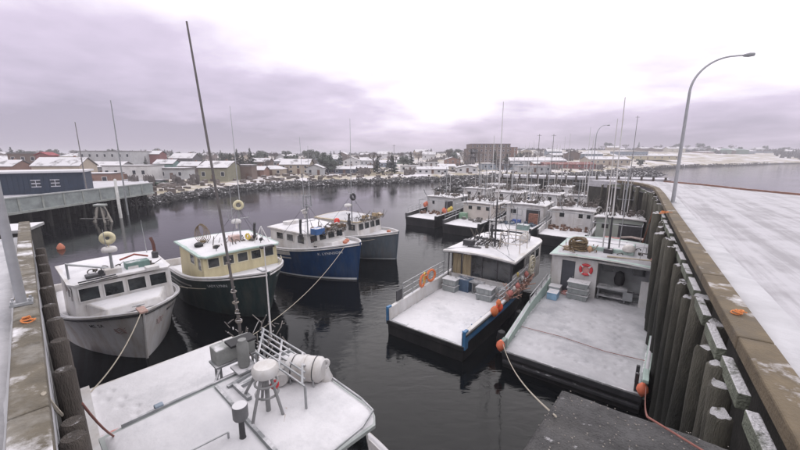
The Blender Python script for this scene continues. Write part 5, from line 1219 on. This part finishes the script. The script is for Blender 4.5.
# third raft, mostly masts and roofs
K3 = []
third = [(57, -6.5, 'low grey fishing boat behind the blank-walled boat'), (57.5, -12.6, 'black fishing boat with tall whip antennas in the back row, middle'), (58, -19, 'green-hulled fishing boat in the back row behind the three-window boat'), (58.5, -25.4, 'blue-hulled fishing boat at the left of the back row')]
for i, (s_, o_, lb) in enumerate(third):
    stern_boat(s_, o_, lb, (GREYH, BLACKH, GREENH, BLUEH)[i], seed=130 + i * 5, win=((-1, .6, 2.8, .5), (1, .6, 2.8, .5)), whips=((.3, 8 - i), (-.6, 5), (1.2, 6.5)))
for i, (s_, o_, lb) in enumerate([(73, -13, 'distant fishing boat at the far quay head, nearest its piles'), (73, -20, 'distant fishing boat second from the far quay head'), (73, -27, 'distant fishing boat third from the far quay head')]):
    stern_boat(s_, o_, lb, (BLACKH, BLUEH, GREYH)[i], seed=150 + i * 5, win=((-1, .6, 2.8, .5), (1, .6, 2.8, .5)), whips=((.3, 8.5 - i), (-.6, 7), (1.3, 9 - i)))

# ------------------------------------------------------------------ mooring lines
def rope(a, b_, sag, r, m, label, name='mooring_line', mid=None, n=22):
    a, b_ = Vector(a), Vector(b_); pts = []
    for i in range(n + 1):
        t = i / n; p = a.lerp(b_, t); p.z -= sag * 4 * t * (1 - t); pts.append(p)
    o_ = MB().tube([p - a for p in pts], r, 6).build(name, m, smooth=True); o_.location = a; tag(o_, label, 'rope'); return o_
def bw(bt, p): return bt.root.location + Matrix.Rotation(bt.rz, 3, 'Z') @ (Vector(p) * bt.sc)
bowA = bw(A, (0, 12.35, 2.8))
rope(bowA, bw(E, (2.75, .9, 1.9)), .45, .025, ROPE, 'pale rope hanging from the white boat bow down to the snowy stern corner')
rope(bw(E, (2.8, 1.0, 1.85)), ql(6.1, -.25, DZ + .28), .5, .028, ROPE, 'pale rope from the stern corner up to the left cap beam')
rope(ql(8.0, .1, 5.6), bw(E, (.9, -.05, 1.35)), 1.6, .022, ROPER, 'reddish rope sagging from the left piles to the near boat stern')
rope(bw(C_, (.5, 12.3, 2.95)), bw(E, (-2.6, .8, 1.7)), .7, .02, ROPE, 'pale rope running down from the blue bow to the near boat')
rope(bw(G, (-2.66, 0, 1.55)), Vector((2.02, 3.96, 6.68)), .35, .014, ROPE, 'pale stern line from the orange float up to the dark quay corner')
rope(bw(G, (2.72, .1, 1.6)), Vector((3.2, 3.95, 6.68)), .25, .014, ROPER, 'reddish stern line from the quay-side corner up to the dark quay corner')
rope(Vector((3.2, 3.95, 6.68)), Vector((3.6, 3.2, 6.67)), 0, .014, ROPER, 'loose reddish rope end lying on the dark quay corner')
rope(bw(H2, (2.2, .2, 2.0)), q(34.0, in_o(34) - .7, 6.0), .3, .06, mat('rust_hawser', (.33, .15, .10), .9, .2, 10, .3), 'thick rust-coloured hawser from the boat to the right quay piles')
rope(bw(B, (.3, 12.9, 3.0)), bw(A, (-2.5, 6.5, 1.9)), .6, .022, ROPE, 'thin pale line from the green bow to the small white boat')
rope(bw(D, (.2, 12.9, 2.7)), bw(C_, (-2.5, 8.5, 2.3)), .5, .022, ROPE, 'thin pale line from the slate bow to the blue boat')
# floating buoy in the basin
p = wp(61, 249, 0); o_ = MB().lathe((0, 0, -.2), [(.05, 0), (.3, .1), (.36, .4), (.2, .7), (.06, .85)], n=14).build('mooring_buoy', mat('faded_orange_buoy', (.5, .17, .10), .6), smooth=True); o_.location = p
tag(o_, 'faded orange mooring buoy floating beyond the small white boat', 'buoy')

# ================================================================== TOWN
WCOL = {}
def wallmat(nm, c):
    g_ = sum(c) / 3; c = tuple(x * .6 + g_ * .4 for x in c)
    return mat('wall_' + nm, c, .8, .12, .5, .05, grime=tuple(x * .6 for x in c))
cols = {'white': (.55, .54, .55), 'pale grey': (.40, .41, .43), 'grey': (.25, .26, .28), 'blue grey': (.20, .26, .33), 'navy': (.05, .07, .12), 'tan': (.42, .33, .22), 'cream': (.52, .47, .34), 'brown': (.17, .11, .08),
        'red': (.26, .07, .06), 'rust brown': (.28, .13, .08), 'teal': (.13, .26, .25), 'olive': (.27, .26, .15), 'dark grey': (.10, .10, .11), 'yellow': (.48, .40, .20), 'green': (.14, .24, .17), 'pink': (.48, .33, .30)}
ROOFS = mat('snowy_shingle_roof', (.16, .15, .15), .9, .2, 1, .1, snow=.78, snowscale=.25)
ROOFD = mat('dark_shingle_roof', (.09, .08, .085), .9, .2, 1, .1, snow=.5, snowscale=.25)
ROOFR = mat('red_roof', (.28, .06, .07), .8, .2, 1, .1, snow=.3, snowscale=.25)
FARW = mat('far_window_glass', (.03, .035, .045), .15, .1, 1, 0); FARDOOR = mat('far_door', (.12, .07, .05), .6)
WTRIM = mat('white_window_trim', (.55, .55, .55), .6, .1, 1, 0)
def house(px, Y, w, top, col, label, roof='gable', d=None, rz=0.0, storeys=1, rm=None, base=None, cat='house', name='house', group='buildings around the harbour', nwin=None, sink=.4, walltop=None):
    z = land_h(*col_at(px, Y, 3)[:2]) if base is None else base
    if px < 330: top += 1.1; w *= .92
    H = CAM_H + (155 - top) * Y / 350 - z
    H = max(H, 2.8); d = d or w * .75; p = col_at(px, Y, z)
    t = thing(name, label, cat, (p.x, p.y, z), rz, group)
    rh = {'gable': min(w * .22, H * .38), 'flat': .25, 'shed': .6, 'hip': min(w * .2, H * .35), 'end': min(d * .3, H * .35)}[roof]; wh = H - rh
    m = wallmat(col, cols[col]); MB().box((0, 0, (wh - sink) / 2), (w, d, wh + sink)).build('wall', m, t)
    e_ = .35; rmm = rm or ROOFS; b = MB()
    if roof == 'gable':     # ridge left-right
        ww, dd = w / 2 + e_, d / 2 + e_
        b.add([(-ww, -dd, wh), (ww, -dd, wh), (ww, 0, wh + rh), (-ww, 0, wh + rh), (-ww, dd, wh), (ww, dd, wh), (-ww, -dd, wh + .18), (ww, -dd, wh + .18), (ww, 0, wh + rh + .2), (-ww, 0, wh + rh + .2), (-ww, dd, wh + .18), (ww, dd, wh + .18)],
              [(6, 7, 8, 9), (9, 8, 11, 10), (0, 1, 7, 6), (4, 10, 11, 5), (0, 6, 9, 3), (3, 9, 10, 4), (1, 2, 8, 7), (2, 5, 11, 8), (0, 3, 2, 1), (3, 4, 5, 2)])
        MB().add([(s_ * (w / 2 - .02), y_, z_) for s_ in (-1, 1) for y_, z_ in ((-d / 2, wh), (d / 2, wh), (0, wh + rh * .92))], [(0, 1, 2), (3, 5, 4), (0, 3, 4, 1)]).build('gable', m, t)
    elif roof == 'end':     # gable end facing the harbour
        ww, dd = w / 2 + e_, d / 2 + e_
        b.add([(-ww, -dd, wh), (0, -dd, wh + rh), (ww, -dd, wh), (-ww, dd, wh), (0, dd, wh + rh), (ww, dd, wh), (-ww, -dd, wh + .18), (0, -dd, wh + rh + .2), (ww, -dd, wh + .18), (-ww, dd, wh + .18), (0, dd, wh + rh + .2), (ww, dd, wh + .18)],
              [(6, 7, 10, 9), (7, 8, 11, 10), (0, 1, 7, 6), (1, 2, 8, 7), (3, 9, 10, 4), (4, 10, 11, 5), (0, 6, 9, 3), (2, 5, 11, 8), (0, 3, 4, 1), (1, 4, 5, 2)])
        MB().add([(x_, s_ * (d / 2 - .02), z_) for s_ in (-1, 1) for x_, z_ in ((-w / 2, wh), (w / 2, wh), (0, wh + rh * .92))], [(0, 1, 2), (3, 5, 4), (0, 3, 4, 1)]).build('gable', m, t)
    elif roof == 'hip':
        ww, dd = w / 2 + e_, d / 2 + e_; k = w * .22
        b.add([(-ww, -dd, wh), (ww, -dd, wh), (ww, dd, wh), (-ww, dd, wh), (-k, 0, wh + rh), (k, 0, wh + rh)], [(0, 1, 5, 4), (1, 2, 5), (2, 3, 4, 5), (3, 0, 4), (0, 3, 2, 1)])
    else:
        b.box((0, 0, wh + rh / 2), (w + .4, d + .4, rh))
    rf_ = b.build('roof', rmm, t)
    if w < 14 and roof in ('gable', 'hip'): MB().box((w * .22, .3, wh + rh), (.5, .5, 1.3)).build('chimney', wallmat('rust brown', cols['rust brown']), rf_)
    n_ = nwin or max(2, min(10, int(w / 2.6))); sth = wh / storeys
    wm_ = MB().box((0, -.03, 0), (.95, .06, min(1.2, sth * .42))).mesh('window', FARW); fm_ = MB()
    hh = min(1.2, sth * .42)
    fm_.box((0, -.03, hh / 2 + .05), (1.15, .1, .1)).box((0, -.03, -hh / 2 - .05), (1.15, .1, .1)).box((-.525, -.03, 0), (.1, .1, hh - .002)).box((.525, -.03, 0), (.1, .1, hh - .002)); fm_ = fm_.mesh('window_frame', WTRIM)
    dn = n_ // 2
    for st in range(storeys):
        for i in range(n_):
            x = -w / 2 + w * (i + .5) / n_
            if st == 0 and i == dn and storeys < 4:
                MB().box((x, -d / 2 - .04, 1.0), (1.0, .08, 2.0)).build('door', FARDOOR, t); continue
            o_ = bpy.data.objects.new('window', wm_); COL.objects.link(o_); o_.parent = t; o_.location = (x, -d / 2, sth * (st + .56))
            f_ = bpy.data.objects.new('window_frame', fm_); COL.objects.link(f_); f_.parent = o_
    return t
# navy shed on the far wharf
t = thing('storage_shed', 'long navy blue shed with white roof and two windows on the far left wharf', 'shed', (-63, 58, 3.55), math.atan2(8.5, 14))
MB().box((0, 3.5, 1.75), (16.4, 7, 3.5)).build('wall', NAVY, t)
MB().box((0, 3.3, 3.68), (17.2, 8.0, .34)).build('roof', mat('white_metal_roof', (.55, .55, .57), .5, .06, .5, .05, snow=.8, snowscale=.3), t, bevel=.04)
for x in (2.1, 4.5):
    f_ = MB().box((x, -.03, 1.75), (1.0, .08, 1.0)).build('window', FARW, t)
    MB().box((x, -.07, 2.3), (1.2, .12, .12)).box((x, -.07, 1.75), (1.1, .1, .14)).box((x, -.07, 1.2), (1.2, .12, .12)).box((x, -.075, 1.75), (.08, .11, 1.0)).build('window_frame', mat('pale_shutter', (.5, .5, .55), .6), f_)
b = MB()
for k in range(27): b.box((-8.1 + k * .62, -.02, 1.75), (.06, .05, 3.45))
b.build('siding_batten', NAVY, t)['kind'] = 'stuff'

H_ = house
H_(34, 128, 9.5, 152, 'brown', 'two-storey brown building with stepped snowy roof at the far left', 'flat', storeys=2, rz=.2)
H_(51, 124, 5, 151.5, 'red', 'small red gabled tower joined to the brown building at far left', 'end', rm=ROOFR, storeys=2)
H_(12, 118, 10, 159, 'rust brown', 'low rust brown building at the left edge of the town')
H_(2, 150, 9, 155, 'grey', 'grey gabled house at the very left edge', 'end')
H_(68, 112, 14, 156.5, 'tan', 'long tan building with white roof behind the navy shed', 'gable', d=8, rz=.15)
H_(123, 165, 25, 150, 'pale grey', 'large pale grey warehouse with flat snowy roof on the left', 'flat', d=18, storeys=2, nwin=7)
H_(100, 92, 9.5, 171, 'rust brown', 'low orange-brown building right of the navy shed', 'flat', d=6, rz=.2)
H_(136, 112, 15, 163.5, 'white', 'long white low shop behind the row of parked cars', 'flat', d=8)
H_(108, 130, 17, 160.5, 'grey', 'long grey low building with snow-covered roof left of the shop', 'gable', d=8)
H_(157, 170, 8, 150, 'red', 'red house beside the dark spruce on the left skyline', 'gable')
H_(169, 140, 8, 158.5, 'teal', 'small teal house right of the white shop', 'gable')
H_(187, 180, 12, 152.5, 'dark grey', 'dark grey house with snowy roof on the left skyline')
H_(193, 135, 8, 160.5, 'brown', 'low brown house left of the olive hall')
H_(178, 118, 9, 166, 'pale grey', 'small pale shed right of the parked cars', 'shed')
H_(222, 112, 9.5, 160, 'olive', 'olive hall with broad white roof behind the tall mast', 'gable', d=10, walltop=1)
H_(246, 118, 6.5, 163, 'brown', 'narrow brown lean-to at the right of the olive hall', 'shed')
H_(257, 132, 8, 165, 'rust brown', 'low rust-red house on the shore right of the olive hall', 'gable')
H_(274, 140, 9, 164, 'tan', 'low tan shore house left of the grey hall', 'hip')
H_(262, 190, 11, 157, 'brown', 'brown house behind the rust-red shore house')
H_(298, 150, 13, 158, 'tan', 'tan gabled building behind the blue boat masts', 'gable', storeys=2)
H_(285, 205, 12, 156.5, 'grey', 'grey house behind the tan building', 'hip')
H_(316, 142, 7, 163, 'pale grey', 'pale grey house left of the rounded shore trees', 'end')
H_(342, 152, 12, 167.5, 'navy', 'dark navy boathouse with snowy roof on the shore', 'gable', d=7)
H_(330, 235, 14, 155.5, 'blue grey', 'blue grey two-storey house on the slope above the boathouse', 'gable', storeys=2)
H_(352, 205, 9, 157, 'white', 'bright white house above the navy boathouse', 'end', storeys=2)
H_(364, 160, 8, 169, 'tan', 'tan cottage right of the navy boathouse', 'gable')
H_(371, 230, 13, 157.5, 'pale grey', 'pale grey house right of the bright white house')
H_(388, 210, 10, 160, 'blue grey', 'blue grey cottage behind the shore trees', 'gable')
H_(402, 260, 13, 157, 'green', 'green house on the slope in the middle of the town')
H_(410, 165, 9, 172, 'white', 'low white shore trailer left of the double cone tree', 'flat')
H_(428, 195, 11, 162, 'white', 'white two-storey building right of the green tree', 'flat', storeys=2)
H_(432, 152, 13, 171, 'white', 'long low white building on the shore right of centre', 'gable', d=6)
H_(452, 215, 9, 157, 'rust brown', 'rust brown house left of the apartment block', 'end', storeys=2)
H_(446, 170, 8, 166.5, 'cream', 'cream cottage on the shore below the rust brown house')
H_(466, 160, 9, 165, 'white', 'white shore shed below the apartment block', 'end')
t = H_(487, 252, 27, 144.5, 'brown', 'large brown four-storey apartment block on the skyline', 'flat', d=16, storeys=4, nwin=9, cat='apartment block', name='apartment_block', rm=ROOFD)
H_(507, 256, 10, 147.5, 'rust brown', 'rust brown three-storey wing right of the apartment block', 'flat', d=12, storeys=3, nwin=3, cat='apartment block', name='apartment_block', rm=ROOFD)
H_(470, 250, 7, 149, 'brown', 'lower brown wing left of the apartment block', 'flat', d=12, storeys=3, nwin=2, cat='apartment block', name='apartment_block', rm=ROOFD)
H_(533, 210, 32, 157.5, 'pale grey', 'long low shed with bright snow roof right of the apartments', 'gable', d=16, nwin=8)
H_(500, 180, 20, 163, 'blue grey', 'long blue grey boat shed behind the masts', 'flat', d=9)
H_(532, 165, 15, 168, 'pale grey', 'pale flat-roofed shed on the inner shore', 'flat', d=7)
t = H_(566, 195, 27, 162, 'red', 'long dark red waterfront building with red roof', 'gable', d=9, rm=mat('dark_red_roof', (.17, .05, .04), .8, .2, 1, .1, snow=.25, snowscale=.3), nwin=8)
H_(540, 200, 10, 161.5, 'rust brown', 'rust brown house at the left end of the red waterfront building')
H_(604, 230, 26, 156.5, 'tan', 'tan building with long snow roof right of the red building', 'gable', d=12, nwin=7)
H_(560, 290, 18, 153.5, 'pale grey', 'pale grey hall on the skyline above the red building')
H_(628, 330, 26, 151.5, 'blue grey', 'blue grey hall with snow roof on the right skyline', 'flat', d=14)
H_(590, 320, 16, 152, 'brown', 'brown house on the skyline left of the blue grey hall')
H_(640, 330, 58, 154, 'yellow', 'very long yellow-green shed with white roof on the right shore', 'gable', d=20, nwin=9)
H_(668, 640, 50, 151.5, 'white', 'long white shed on the far snow hill behind the street lamp', 'gable', d=22, nwin=6)
H_(728, 560, 40, 148.5, 'green', 'large green-roofed hall on the right skyline', 'hip', rm=mat('green_metal_roof', (.10, .17, .14), .6, .1, .5, .05), d=25)
H_(757, 600, 34, 152, 'blue grey', 'pale blue hall right of the green-roofed hall', 'flat', d=18)
H_(702, 540, 22, 155, 'pink', 'pinkish low building left of the green-roofed hall', 'gable')
H_(676, 600, 20, 153.5, 'rust brown', 'rust brown house on the ridge behind the tall street lamp')
H_(785, 620, 22, 150, 'dark grey', 'dark house group at the right end of the skyline')
LM = [(12, 'the low rust brown building'), (51, 'the small red tower'), (100, 'the navy shed'), (126, 'the pale grey warehouse'), (147, 'the red house by the spruce'), (187, 'the dark grey house'), (222, 'the olive hall'), (257, 'the rust-red house'), (298, 'the tan gabled building'),
      (342, 'the navy boathouse'), (371, 'the cone-shaped evergreens'), (410, 'the white trailer'), (432, 'the long low white building'), (452, 'the rust brown house'), (487, 'the large apartment block'), (533, 'the long low shed'), (566, 'the red waterfront building'), (604, 'the tan building'), (628, 'the blue grey hall'),
      (648, 'the very long yellow-green shed'), (669, 'the tall street lamp'), (702, 'the pinkish low building'), (728, 'the green-roofed hall'), (757, 'the pale blue hall'), (785, 'the dark house group')]
USED = {}
def where(desc, px):
    l_ = min(LM, key=lambda q_: abs(q_[0] - px)); side = 'left of' if px < l_[0] else 'right of'
    for w1 in ('just', 'a little', 'further', 'well', 'far', 'up the slope', 'low down', 'high up'):
        lb = f'{desc} {w1} {side} {l_[1]}'
        if lb not in USED: USED[lb] = 1; return lb
    return lb
rnd = random.Random(21); cl_ = ['white', 'pale grey', 'grey', 'blue grey', 'tan', 'brown', 'cream']
for k in range(46):
    px = 5 + k * 17.2 + rnd.uniform(-6, 6); Y = rnd.uniform(230, 420) if px < 600 else rnd.uniform(480, 700)
    c = rnd.choice(cl_); w_ = rnd.uniform(9, 15) * (1 if px < 600 else 1.5)
    z = land_h(*col_at(px, Y, 3)[:2]); topz = z + rnd.uniform(5.2, 8); 
    rt_ = rnd.choice(['gable', 'gable', 'hip', 'end']); H_(px, Y, w_, 155 - (topz - 10) * 350 / Y, c, where(f"tiny distant {c} {'hip-roofed' if rt_ == 'hip' else 'gabled'} house", px), rt_, rz=rnd.uniform(-.4, .4), nwin=2, group='tiny distant town houses', name='distant_house')

# parked cars in front of the white shop
def make_car(label, px, Y, m, rz):
    p = col_at(px, Y, 3); z = max(land_h(p.x, p.y), 2.2)
    t = thing('parked_car', label, 'car', (p.x, p.y, z), rz, 'cars parked before the white shop')
    body = MB(); prof = [(-2.1, .35), (-2.15, .8), (-1.3, .95), (1.9, .98), (2.15, .7), (2.1, .35)]
    body.add([(s_ * .86, x, z_) for s_ in (-1, 1) for x, z_ in prof], [tuple(range(6)), tuple(range(11, 5, -1))] + [(i, (i + 1) % 6, 6 + (i + 1) % 6, 6 + i) for i in range(6)]); body.build('body', m, t, bevel=.06)
    MB().hexa([(-.8, -1.1, .95), (.8, -1.1, .95), (.8, 1.7, .95), (-.8, 1.7, .95)], [(-.66, -.5, 1.45), (.66, -.5, 1.45), (.66, 1.2, 1.45), (-.66, 1.2, 1.45)]).build('cabin_glass', FARW, t)
    MB().box((0, .35, 1.48), (1.3, 1.65, .07)).build('roof', mat('snowy_car_roof', (.2, .2, .2), .6, snow=.8), t)
    for a in (-1, 1):
        for b_ in (-1.35, 1.35): MB().cyl((a * .78, b_, .33), (a * .95, b_, .33), .33, n=12).build('wheel', RUB, t)
carc = [('black', (.02, .02, .022)), ('white', (.5, .5, .5)), ('dark blue', (.03, .05, .12)), ('dark red', (.15, .02, .02)), ('charcoal', (.05, .05, .055)), ('silver', (.35, .36, .37)), ('dark green', (.02, .05, .03))]
for i, (nm, c) in enumerate(carc):
    make_car(f'{nm} car parked in the row before the white shop', 126 + i * 5.6, 92, mat('car_' + nm.replace(' ', '_'), c, .3, .05, 1, 0), .1)

# ------------------------------------------------------------------ trees
FOL = mat('spruce_needles', (.030, .045, .032), .95, .5, .6, .2); FOL2 = mat('dusted_needles', (.10, .115, .10), .95, .5, .6, .2, snow=.3); TWIG = mat('bare_twigs', (.14, .125, .12), .95, .4, 1, .1); BARK = mat('bark', (.10, .08, .065), .95, .3, 3, .2)
def crown_mesh(kind, seed):
    rnd = random.Random(seed); b = MB()
    if kind == 'spruce':
        for _ in range(620):
            h = rnd.random() ** .8; r = (1 - h) * .27 * (.75 + .35 * math.sin(h * 34 + seed)) * rnd.uniform(.25, 1.05); a = rnd.uniform(0, 6.283)
            c = Vector((r * math.cos(a), r * math.sin(a), .08 + .92 * h)); s_ = .035 * (1.3 - h) * rnd.uniform(.7, 1.5)
            d = Vector((math.cos(a), math.sin(a), -.35)).normalized(); w_ = d.orthogonal().normalized(); w_ = Matrix.Rotation(rnd.uniform(-.6, .6), 3, d) @ w_
            b.add([c - w_ * s_ * .6, c + d * s_ * 1.6, c + w_ * s_ * .6, c - d * s_ * .5], [(0, 1, 2, 3)])
    elif kind == 'round':
        cl = [(rnd.uniform(-.25, .25), rnd.uniform(-.25, .25), rnd.uniform(.35, .85), rnd.uniform(.12, .22)) for _ in range(9)]
        for _ in range(800):
            x, y, z, r = rnd.choice(cl); v = Vector((rnd.gauss(0, 1), rnd.gauss(0, 1), rnd.gauss(0, 1))).normalized() * r * rnd.uniform(.6, 1.1)
            c = Vector((x, y, z)) + v; s_ = .028 * rnd.uniform(.6, 1.5); d = v.normalized(); w_ = d.orthogonal(); w_ = Matrix.Rotation(rnd.uniform(0, 3), 3, d) @ w_; e_ = d.cross(w_)
            b.add([c - w_ * s_, c + e_ * s_, c + w_ * s_, c - e_ * s_], [(0, 1, 2, 3)])
    else:
        def br(p, d, ln, r, dep):
            e_ = p + d * ln; b.cyl(p, e_, r, r * .6, 4, cap=False)
            if dep == 0: return
            for _ in range(3 + (dep < 2)):
                n_ = (d + Vector((rnd.uniform(-.7, .7), rnd.uniform(-.7, .7), rnd.uniform(-.1, .5)))).normalized(); br(p.lerp(e_, rnd.uniform(.6, 1)), n_, ln * rnd.uniform(.55, .8), max(r * .55, .0035), dep - 1)
        for _ in range(4): br(Vector((0, 0, .22)), Vector((rnd.uniform(-.5, .5), rnd.uniform(-.5, .5), 1)).normalized(), .27, .014, 4)
    return b
cm = {}
for k in ('spruce', 'round', 'bare'):
    for v in range(3): cm[k, v] = crown_mesh(k, 5 + v).mesh('crown', {'spruce': FOL, 'round': FOL2, 'bare': TWIG}[k])
tm = MB().lathe((0, 0, 0), [(.022, -.03), (.018, .1), (.012, .5), (.004, .85)], n=8).mesh('trunk', BARK)
def tree(px, Y, kind, h, label, group, wd=1.0):
    p = col_at(px, Y, 3); z = land_h(p.x, p.y)
    nm = {'spruce': 'spruce_tree', 'round': 'evergreen_tree', 'bare': 'bare_tree'}[kind]
    t = thing(nm, label, 'tree', (p.x, p.y, z - .1), random.uniform(0, 6), group); t.scale = (h * wd, h * wd, h)
    for m, n_ in ((tm, 'trunk'), (cm[kind, random.randrange(3)], 'crown')):
        o_ = bpy.data.objects.new(n_, m); COL.objects.link(o_); o_.parent = t
random.seed(33)
tree(147, 150, 'spruce', 6.5, 'dark spruce at the right end of the pale warehouse', 'spruces of the town')
for px, Y, h, lb in ((231, 175, 8, 'dark spruce just right of the olive hall, left of its row'), (238, 178, 10, 'second dark spruce right of the olive hall'), (243, 172, 8.5, 'third dark spruce right of the olive hall'), (251, 180, 10.5, 'tallest dark spruce right of the olive hall')):
    tree(px, Y, 'spruce', h, lb, 'spruces of the town', 1.35)
for px, Y, h, wd, lb in ((326, 150, 8.5, 1.1, 'rounded dark evergreen left of the navy boathouse'), (333, 148, 6.5, 1.1, 'smaller rounded evergreen beside the navy boathouse'), (378, 150, 7.2, .95, 'left one of the two cone-shaped shore evergreens'), (392, 150, 7.8, 1.1, 'right one of the two cone-shaped shore evergreens'), (405, 185, 7.5, 1, 'evergreen standing left of the white two-storey building')):
    tree(px, Y, 'round' if px < 370 or px > 400 else 'spruce', h, lb, 'evergreens on the shore', wd * (1 if px < 370 or px > 400 else 1.5))
tree(449, 225, 'bare', 11, 'dark bare tree at the left of the apartment block', 'trees by the apartment block'); tree(463, 235, 'bare', 9, 'bare tree in front of the lower apartment wing', 'trees by the apartment block')
tree(640, 235, 'round', 6, 'dark bush at the right end of the tan building', 'trees by the apartment block')
for k in range(150):
    px = 2 + (k * 8.9) % 800 + random.uniform(-4, 4); Y = random.uniform(150, 430) if px < 600 else random.uniform(520, 800)
    kd = random.choice(['bare', 'bare', 'spruce', 'round']); hh = random.uniform(6, 10.5) * (1 if px < 600 else 1.4)
    tree(px, Y, kd, hh, where({'bare': 'distant leafless grey tree', 'spruce': 'small distant dark spruce', 'round': 'distant rounded evergreen'}[kd], px), {'bare': 'bare trees of the town', 'spruce': 'distant spruces', 'round': 'distant evergreens'}[kd], random.uniform(1, 1.5))
# yard clutter and brush along the far shore
b = MB(); rnd = random.Random(8)
for k in range(520):
    px = rnd.uniform(95, 640); th = math.atan((px - 400) / 345); Rr = lerp_tab(shore, th); d = rnd.uniform(3, 40) * Rr / 110
    x, y = (Rr + d) * math.sin(th), (Rr + d) * math.cos(th); z = land_h(x, y); sz_ = rnd.uniform(.3, 1.1)
    b.box((x, y, z + sz_ * .4), (sz_ * rnd.uniform(.6, 2.6), sz_ * rnd.uniform(.5, 1.5), sz_ * rnd.uniform(.6, 1.3)), rz=rnd.random() * 3)
tag(b.build('yard_gear', mat('stacked_yard_gear', (.13, .11, .10), .9, .6, .15, .1, snow=.5, snowscale=.6)), 'stacked traps and yard gear strewn along the snowy far shore', 'yard gear', kind='stuff')
b = MB()
for k in range(5200):
    c0_ = (k // 40) * 7.31 % 620 + rnd.uniform(-5, 5); px = max(2, c0_); th = math.atan((px - 400) / 345); Rr = lerp_tab(shore, th); d = (12 + (k // 40) * 37 % 230) + rnd.uniform(-3, 3)
    x, y = (Rr + d) * math.sin(th), (Rr + d) * math.cos(th); z = land_h(x, y); h_ = rnd.uniform(.8, 3.2); a = rnd.random() * 3; w_ = rnd.uniform(.15, .7)
    b.add([(x - w_ * math.cos(a), y - w_ * math.sin(a), z - .1), (x + w_ * math.cos(a), y + w_ * math.sin(a), z), (x + w_ * 1.3 * math.cos(a + .5), y, z + h_), (x - w_ * math.cos(a), y, z + h_ * .8)], [(0, 1, 2, 3)])
tag(b.build('brush', TWIG), 'leafless brush and hedges between the town houses', 'brush', kind='stuff')
# far low woods on the horizon
b = MB(); rnd = random.Random(3)
for k in range(9000):
    th = R(-60) + R(120) * rnd.random(); r = rnd.uniform(700, 1300); x, y = r * math.sin(th), r * math.cos(th); z = land_h(x, y); hgt = rnd.uniform(3, 8) * (.7 + .5 * noise.noise(Vector((th * 14, 0, 0))))
    if noise.noise(Vector((th * 11, r * .004, 2))) < -.12: continue
    w_ = rnd.uniform(1.5, 4); a = rnd.random() * 3
    for q_ in (a, a + 1.57): b.add([(x - w_ * math.cos(q_), y - w_ * math.sin(q_), z), (x + w_ * math.cos(q_), y + w_ * math.sin(q_), z), (x + w_ * .3 * math.cos(q_), y, z + hgt), (x - w_ * .5 * math.cos(q_), y, z + hgt * .8)], [(0, 1, 2, 3)])
tag(b.build('distant_woods', mat('far_woods', (.08, .078, .082), 1, .3, .05, 0)), 'low grey woods along the horizon behind the town', 'woods', kind='stuff')

# utility poles of the town
for px, Y, top, lb in ((217, 90, 104, 'tall thin pole standing behind the olive hall mast'), (537, 150, 135, 'thin utility pole left of the red waterfront building'), (551, 150, 135, 'thin utility pole right of its twin above the red waterfront building'), (631, 150, 118, 'thin pole between the boat masts and the tall street lamp'), (394, 200, 145, 'short utility pole behind the shore evergreens')):
    if px == 217: continue
    p = col_at(px, Y, 4); z = max(land_h(p.x, p.y), 0); h = 10 + (155 - top) * Y / 350 - z
    t = thing('utility_pole', lb, 'utility pole', (p.x, p.y, z)); MB().cyl((0, 0, -.5), (0, 0, h), .16, .1, 7).build('pole', MATS['pole_wood'], t, smooth=True); MB().box((0, 0, h - .6), (1.8, .1, .1)).build('crossarm', MATS['pole_wood'], t)

# ------------------------------------------------------------------ damp winter air
hz = bpy.data.materials.new('haze'); hz.use_nodes = True; t_ = hz.node_tree; t_.nodes.clear()
vo = nn(t_, 'ShaderNodeVolumePrincipled'); vo.inputs['Color'].default_value = (.93, .91, .97, 1); vo.inputs['Density'].default_value = .0007; vo.inputs['Anisotropy'].default_value = .1
mo = nn(t_, 'ShaderNodeOutputMaterial'); t_.links.new(vo.outputs[0], mo.inputs['Volume'])
hb_ = MB().box((0, 1350, 12.9), (6200, 3100, 34.2)).build('haze', hz); tag(hb_, 'thin damp winter haze over the harbour', 'haze', kind='stuff')
